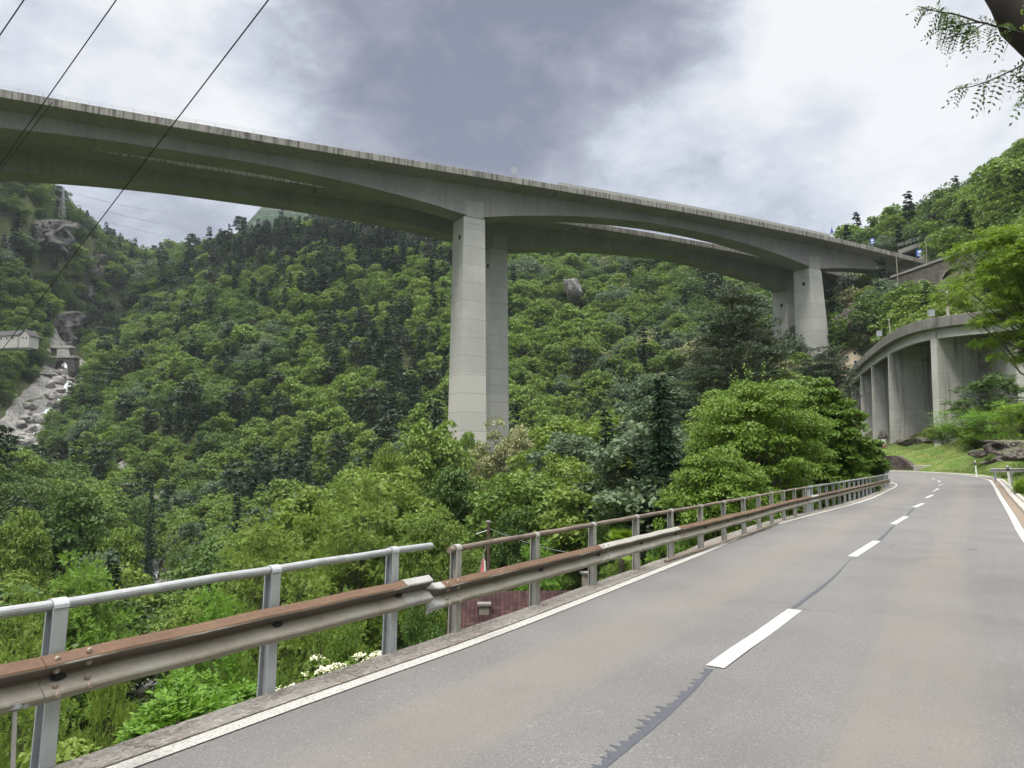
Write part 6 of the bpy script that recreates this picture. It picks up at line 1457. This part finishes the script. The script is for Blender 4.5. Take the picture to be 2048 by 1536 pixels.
def stream():
    m=len(RIVs); T=np.gradient(RIVs,axis=0); T/=np.linalg.norm(T,axis=1)[:,None]; n=np.column_stack([T[:,1],-T[:,0]]); 
    def row(o): q=RIVs+n*o; return q
    us=np.linspace(-13,13,14); V=[]
    for i in range(m):
        for u in us:
            q=RIVs[i]+n[i]*u; V.append((q[0],q[1],0))
    V=np.array(V); V[:,2]=ground(V[:,0],V[:,1])+np.where(V[:,1]>340,1.0,.35)+(vnoise(V[:,0],V[:,1],2.6,8)-.5)*2.0-np.where(np.abs(np.tile(us,m))>11,1.5,0)
    k=len(us); i,j=np.meshgrid(np.arange(k-1),np.arange(m-1)); a=(j*k+i).ravel(); tag(obj('stream_bed',V,np.column_stack([a,a+1,a+k+1,a+k]),MAT['rubble']),kind='structure')
    V=[]; us=np.linspace(-1.7,1.7,5); off_=np.cumsum(rgS.normal(size=m)*.5); off_=off_-np.linspace(off_[0],off_[-1],m); off_=np.clip(off_,-3,3)
    for i in range(m):
        for u in us:
            q=RIVs[i]+n[i]*(u*(1.3 if RIVs[i][1]<120 else 1)+off_[i]); V.append((q[0],q[1],0))
    V=np.array(V); zz=ground(V[:,0],V[:,1]).reshape(m,-1).mean(1)+np.where(RIVs[:,1]>340,1.7,.8); V[:,2]=np.repeat(zz,len(us)); k=len(us); i,j=np.meshgrid(np.arange(k-1),np.arange(m-1)); a=(j*k+i).ravel()
    t=NT('rushing_water'); nn=t.noise(.7,6,.65,vec=t.pos()); c=t.mix(t.rng(nn,.40,.58,0,1),(.20,.24,.24),(.72,.76,.78)); mt=t.finish(c,.25,t.bump(nn,.6,.3))
    tag(obj('water',V,np.column_stack([a,a+1,a+k+1,a+k]),mt,smooth=True),kind='structure')
MAT['rubble']=rockmat('river_rubble',(.18,.175,.165),(.32,.31,.295),(.06,.06,.055),.6,.8)
stream()
def rockobj(name,px,row,Y,w_,h_,d_,seed,mat,label,ncut=14,rot=0,cat='rock',zoff=0,sub=5,rough=.05):
    V,Fc=facet_rock(seed,ncut,sub,rough=rough); c=W(px,row,Y); V=V*np.array([w_,d_,h_])*(.62 if w_<6 else .8); cs,sn=math.cos(rot),math.sin(rot); V=V@np.array([[cs,sn,0],[-sn,cs,0],[0,0,1]]); o=obj(name,V,Fc,MAT[mat],local=True); o.location=(c[0],c[1],c[2]+zoff); tag(o,label,cat); return o
def cliff(px,row,Y,w_,h_,seed,label,k_=1.,mat='cliff',nm='cliff',lean=.45):
    c=W(px,row,Y); nu,nv=70,90; u,v=np.meshgrid(np.linspace(-1,1,nu),np.linspace(-1,1,nv)); X=u*w_/2; Zv=v*h_/2
    rg=np.random.default_rng(seed)
    def cells(n,amp,tilt,sx=1.,sz=1.):
        sp=np.column_stack([rg.uniform(-w_/2,w_/2,n),rg.uniform(-h_/2,h_/2,n)]); D=((X[...,None]-sp[:,0])*sx)**2+((Zv[...,None]-sp[:,1])*sz)**2; k=D.argmin(-1); o=rg.uniform(0,amp,n)[k]; tx=rg.normal(size=n)[k]*tilt; tz=rg.normal(size=n)[k]*tilt
        return o+(X-sp[k,0])*tx+(Zv-sp[k,1])*tz
    d=cells(26,3.2,.18,1.3,.7)+cells(110,1.6,.35,1.2,.8)+vnoise(X+seed,Zv,.9,3)*.4
    edge=np.clip((np.maximum(np.abs(u*(1+.25*np.sin(v*5+seed))),np.abs(v))-.72)/.28,0,1)**1.5
    Yv=Zv*lean-d+edge*9+3; V=np.column_stack([X.ravel(),Yv.ravel(),Zv.ravel()]); i,j=np.meshgrid(np.arange(nu-1),np.arange(nv-1)); a_=(j*nu+i).ravel(); F1=np.column_stack([a_,a_+1,a_+nu+1,a_+nu])
    Vb=V+np.array([0,9.,0]); n=len(V); per=list(range(nu))+[k*nu+nu-1 for k in range(1,nv)]+[(nv-1)*nu+k for k in range(nu-2,-1,-1)]+[k*nu for k in range(nv-2,0,-1)]
    F2=F1[:,::-1]+n; F3=np.array([(per[k],n+per[k],n+per[(k+1)%len(per)],per[(k+1)%len(per)]) for k in range(len(per))]); o=obj(nm,np.vstack([V,Vb])*k_,np.vstack([F1,F2,F3]).astype(np.int32),MAT[mat],local=True); o.location=c; tag(o,label,'cliff' if k_==1 else 'rock')

for i,(px,row,Y,w_,h_,lb) in enumerate([(84,462,556,28,26,'large dark cliff face with ledges just below the left ridge crest'),(178,552,612,18,50,'tall pale cliff streak right of the ridge cliff, above the gorge'),(112,655,550,15,30,'grey cliff wall directly above the narrow gorge bridge'),(6,505,526,16,34,'dark cliff at the very left edge below the ridge'),(198,490,634,14,16,'small cliff at the top of the tall pale streak')]): cliff(px,row,Y,w_,h_,i+3,lb)
rockobj('rock_outcrop',1145,573,440,8.2,10,8,620,'darkrock','big dark pointed boulder with pale streaks standing out of the forest right of the piers',7)
rockobj('rock_outcrop',1428,576,418,4.5,9,5,621,'darkrock','jagged narrow crag in the forest left of the right piers',10)
rockobj('rock_outcrop',1420,600,424,5.0,3.6,4,622,'darkrock','low crag beneath the jagged narrow one',10)
for i,(px,row,Y,w_,h_) in enumerate([(1698,640,258,8,6),(1745,655,240,9,5),(1720,618,268,6,4),(1775,640,232,7,4)]): rockobj('rock_outcrop',px,row,Y,w_,h_,5,630+i,'cliffp',['brown rock slab on the slope right of the right piers','wide brown rock ledge above the cream house','small brown rock below the viaduct end','brown rock ledge behind the curved viaduct'][i],14,rough=.1)
cliff(2050,900,63,26,14,51,'purple-brown striated rock outcrop at the right edge behind the short barrier',.13,'cliffp','rock_outcrop',1.1)

rockobj('rock',1955,905,80,1.9,.85,1.2,642,'cliffp','long low rock in the grass bank above the lone delineator',12,rot=.5,rough=.1)
rockobj('rock',1978,925,66,1.0,.3,.8,643,'cliffp','small flat rock in the grass beside the lone delineator',10)
rockobj('rock',1812,884,118,2.6,1.3,1.2,644,'cliffp','grey rock leaning at the foot of the second slab pier',12,rough=.1)
rockobj('rock',1852,882,115,2.6,.8,1.2,645,'cliffp','low brown rocks between the two nearest slab piers',12,rough=.1)
rockobj('rock',1763,874,121,1.2,1.4,1.0,646,'cliffp','brown rock heap behind the banner',12)
# ---------------------------------------------------------------- verge grass
def grass():
    rg=np.random.default_rng(41); n=52000; i=rg.integers(int(NST*.12),NST-8,n); d=1.35+np.abs(rg.normal(size=n))*6.5; U=Rp[i]-Cc[i]; U/=np.linalg.norm(U,axis=1)[:,None]; f=rg.random(n)[:,None]; P=Rp[i]*(1-f)+Rp[np.minimum(i+1,NST-1)]*f+U*d[:,None]
    x,y=P[:,0],P[:,1]; z=ground(x,y)-.02; patch=vnoise(x,y,3,20); h=(.07+.22*rg.random(n)*np.clip(patch*2-.4,0.1,1.6))*(1+np.clip((d-5)/8,0,1.2)); u=rdir(rg,n)*.5+np.array([0,0,1.]); V,Fc=leaves(np.column_stack([x,y,z]),u,rdir(rg,n)*np.array([1,1,.2]),h*1.3,.035+.05*h)
    tag(obj('grass',V,Fc,LM['grass']),'rough green roadside grass on the bank right of the bend','grass',kind='stuff')
LM['grass']=leafmat('grass_blades',(.09,.16,.03),(.17,.23,.06),(.24,.24,.10),.5,trans=.3,patch=.25)
grass()
# leaf litter and dirt along the coping edge
def litter():
    rg=np.random.default_rng(43); n=2600; i=rg.integers(4,NST-20,n); U=Lp[i]-Cc[i]; U/=np.linalg.norm(U,axis=1)[:,None]; f=rg.random(n)[:,None]; P=Lp[i]*(1-f)+Lp[i+1]*f+U*(.10+rg.random(n)**1.5*.28)[:,None]; z=Zl[i]+.02
    V,Fc=leaves(np.column_stack([P,z]),rdir(rg,n)*np.array([1,1,.15]),np.tile([0,0,1.],(n,1))+rg.normal(size=(n,3))*.2,rg.uniform(.008,.03,n),rg.uniform(.006,.02,n)); tag(obj('litter',V,Fc,MAT['bark']),'dry leaf scraps and dirt along the concrete coping','litter',kind='stuff')
litter()
# ---------------------------------------------------------------- air
def haze():
    m=MB(); m.box((-150,800,300),(2600,2100,842)); o=m.build('haze',None); t=NT('valley_air'); v=t.n('VolumePrincipled'); v.inputs['Density'].default_value=.00007; v.inputs['Color'].default_value=(.80,.88,1,1); v.inputs['Anisotropy'].default_value=.0
    t.L.new(v.outputs[0],t.out.inputs['Volume']); o.data.materials.append(t.m); tag(o,'thin pale valley haze','haze',kind='stuff')
haze()
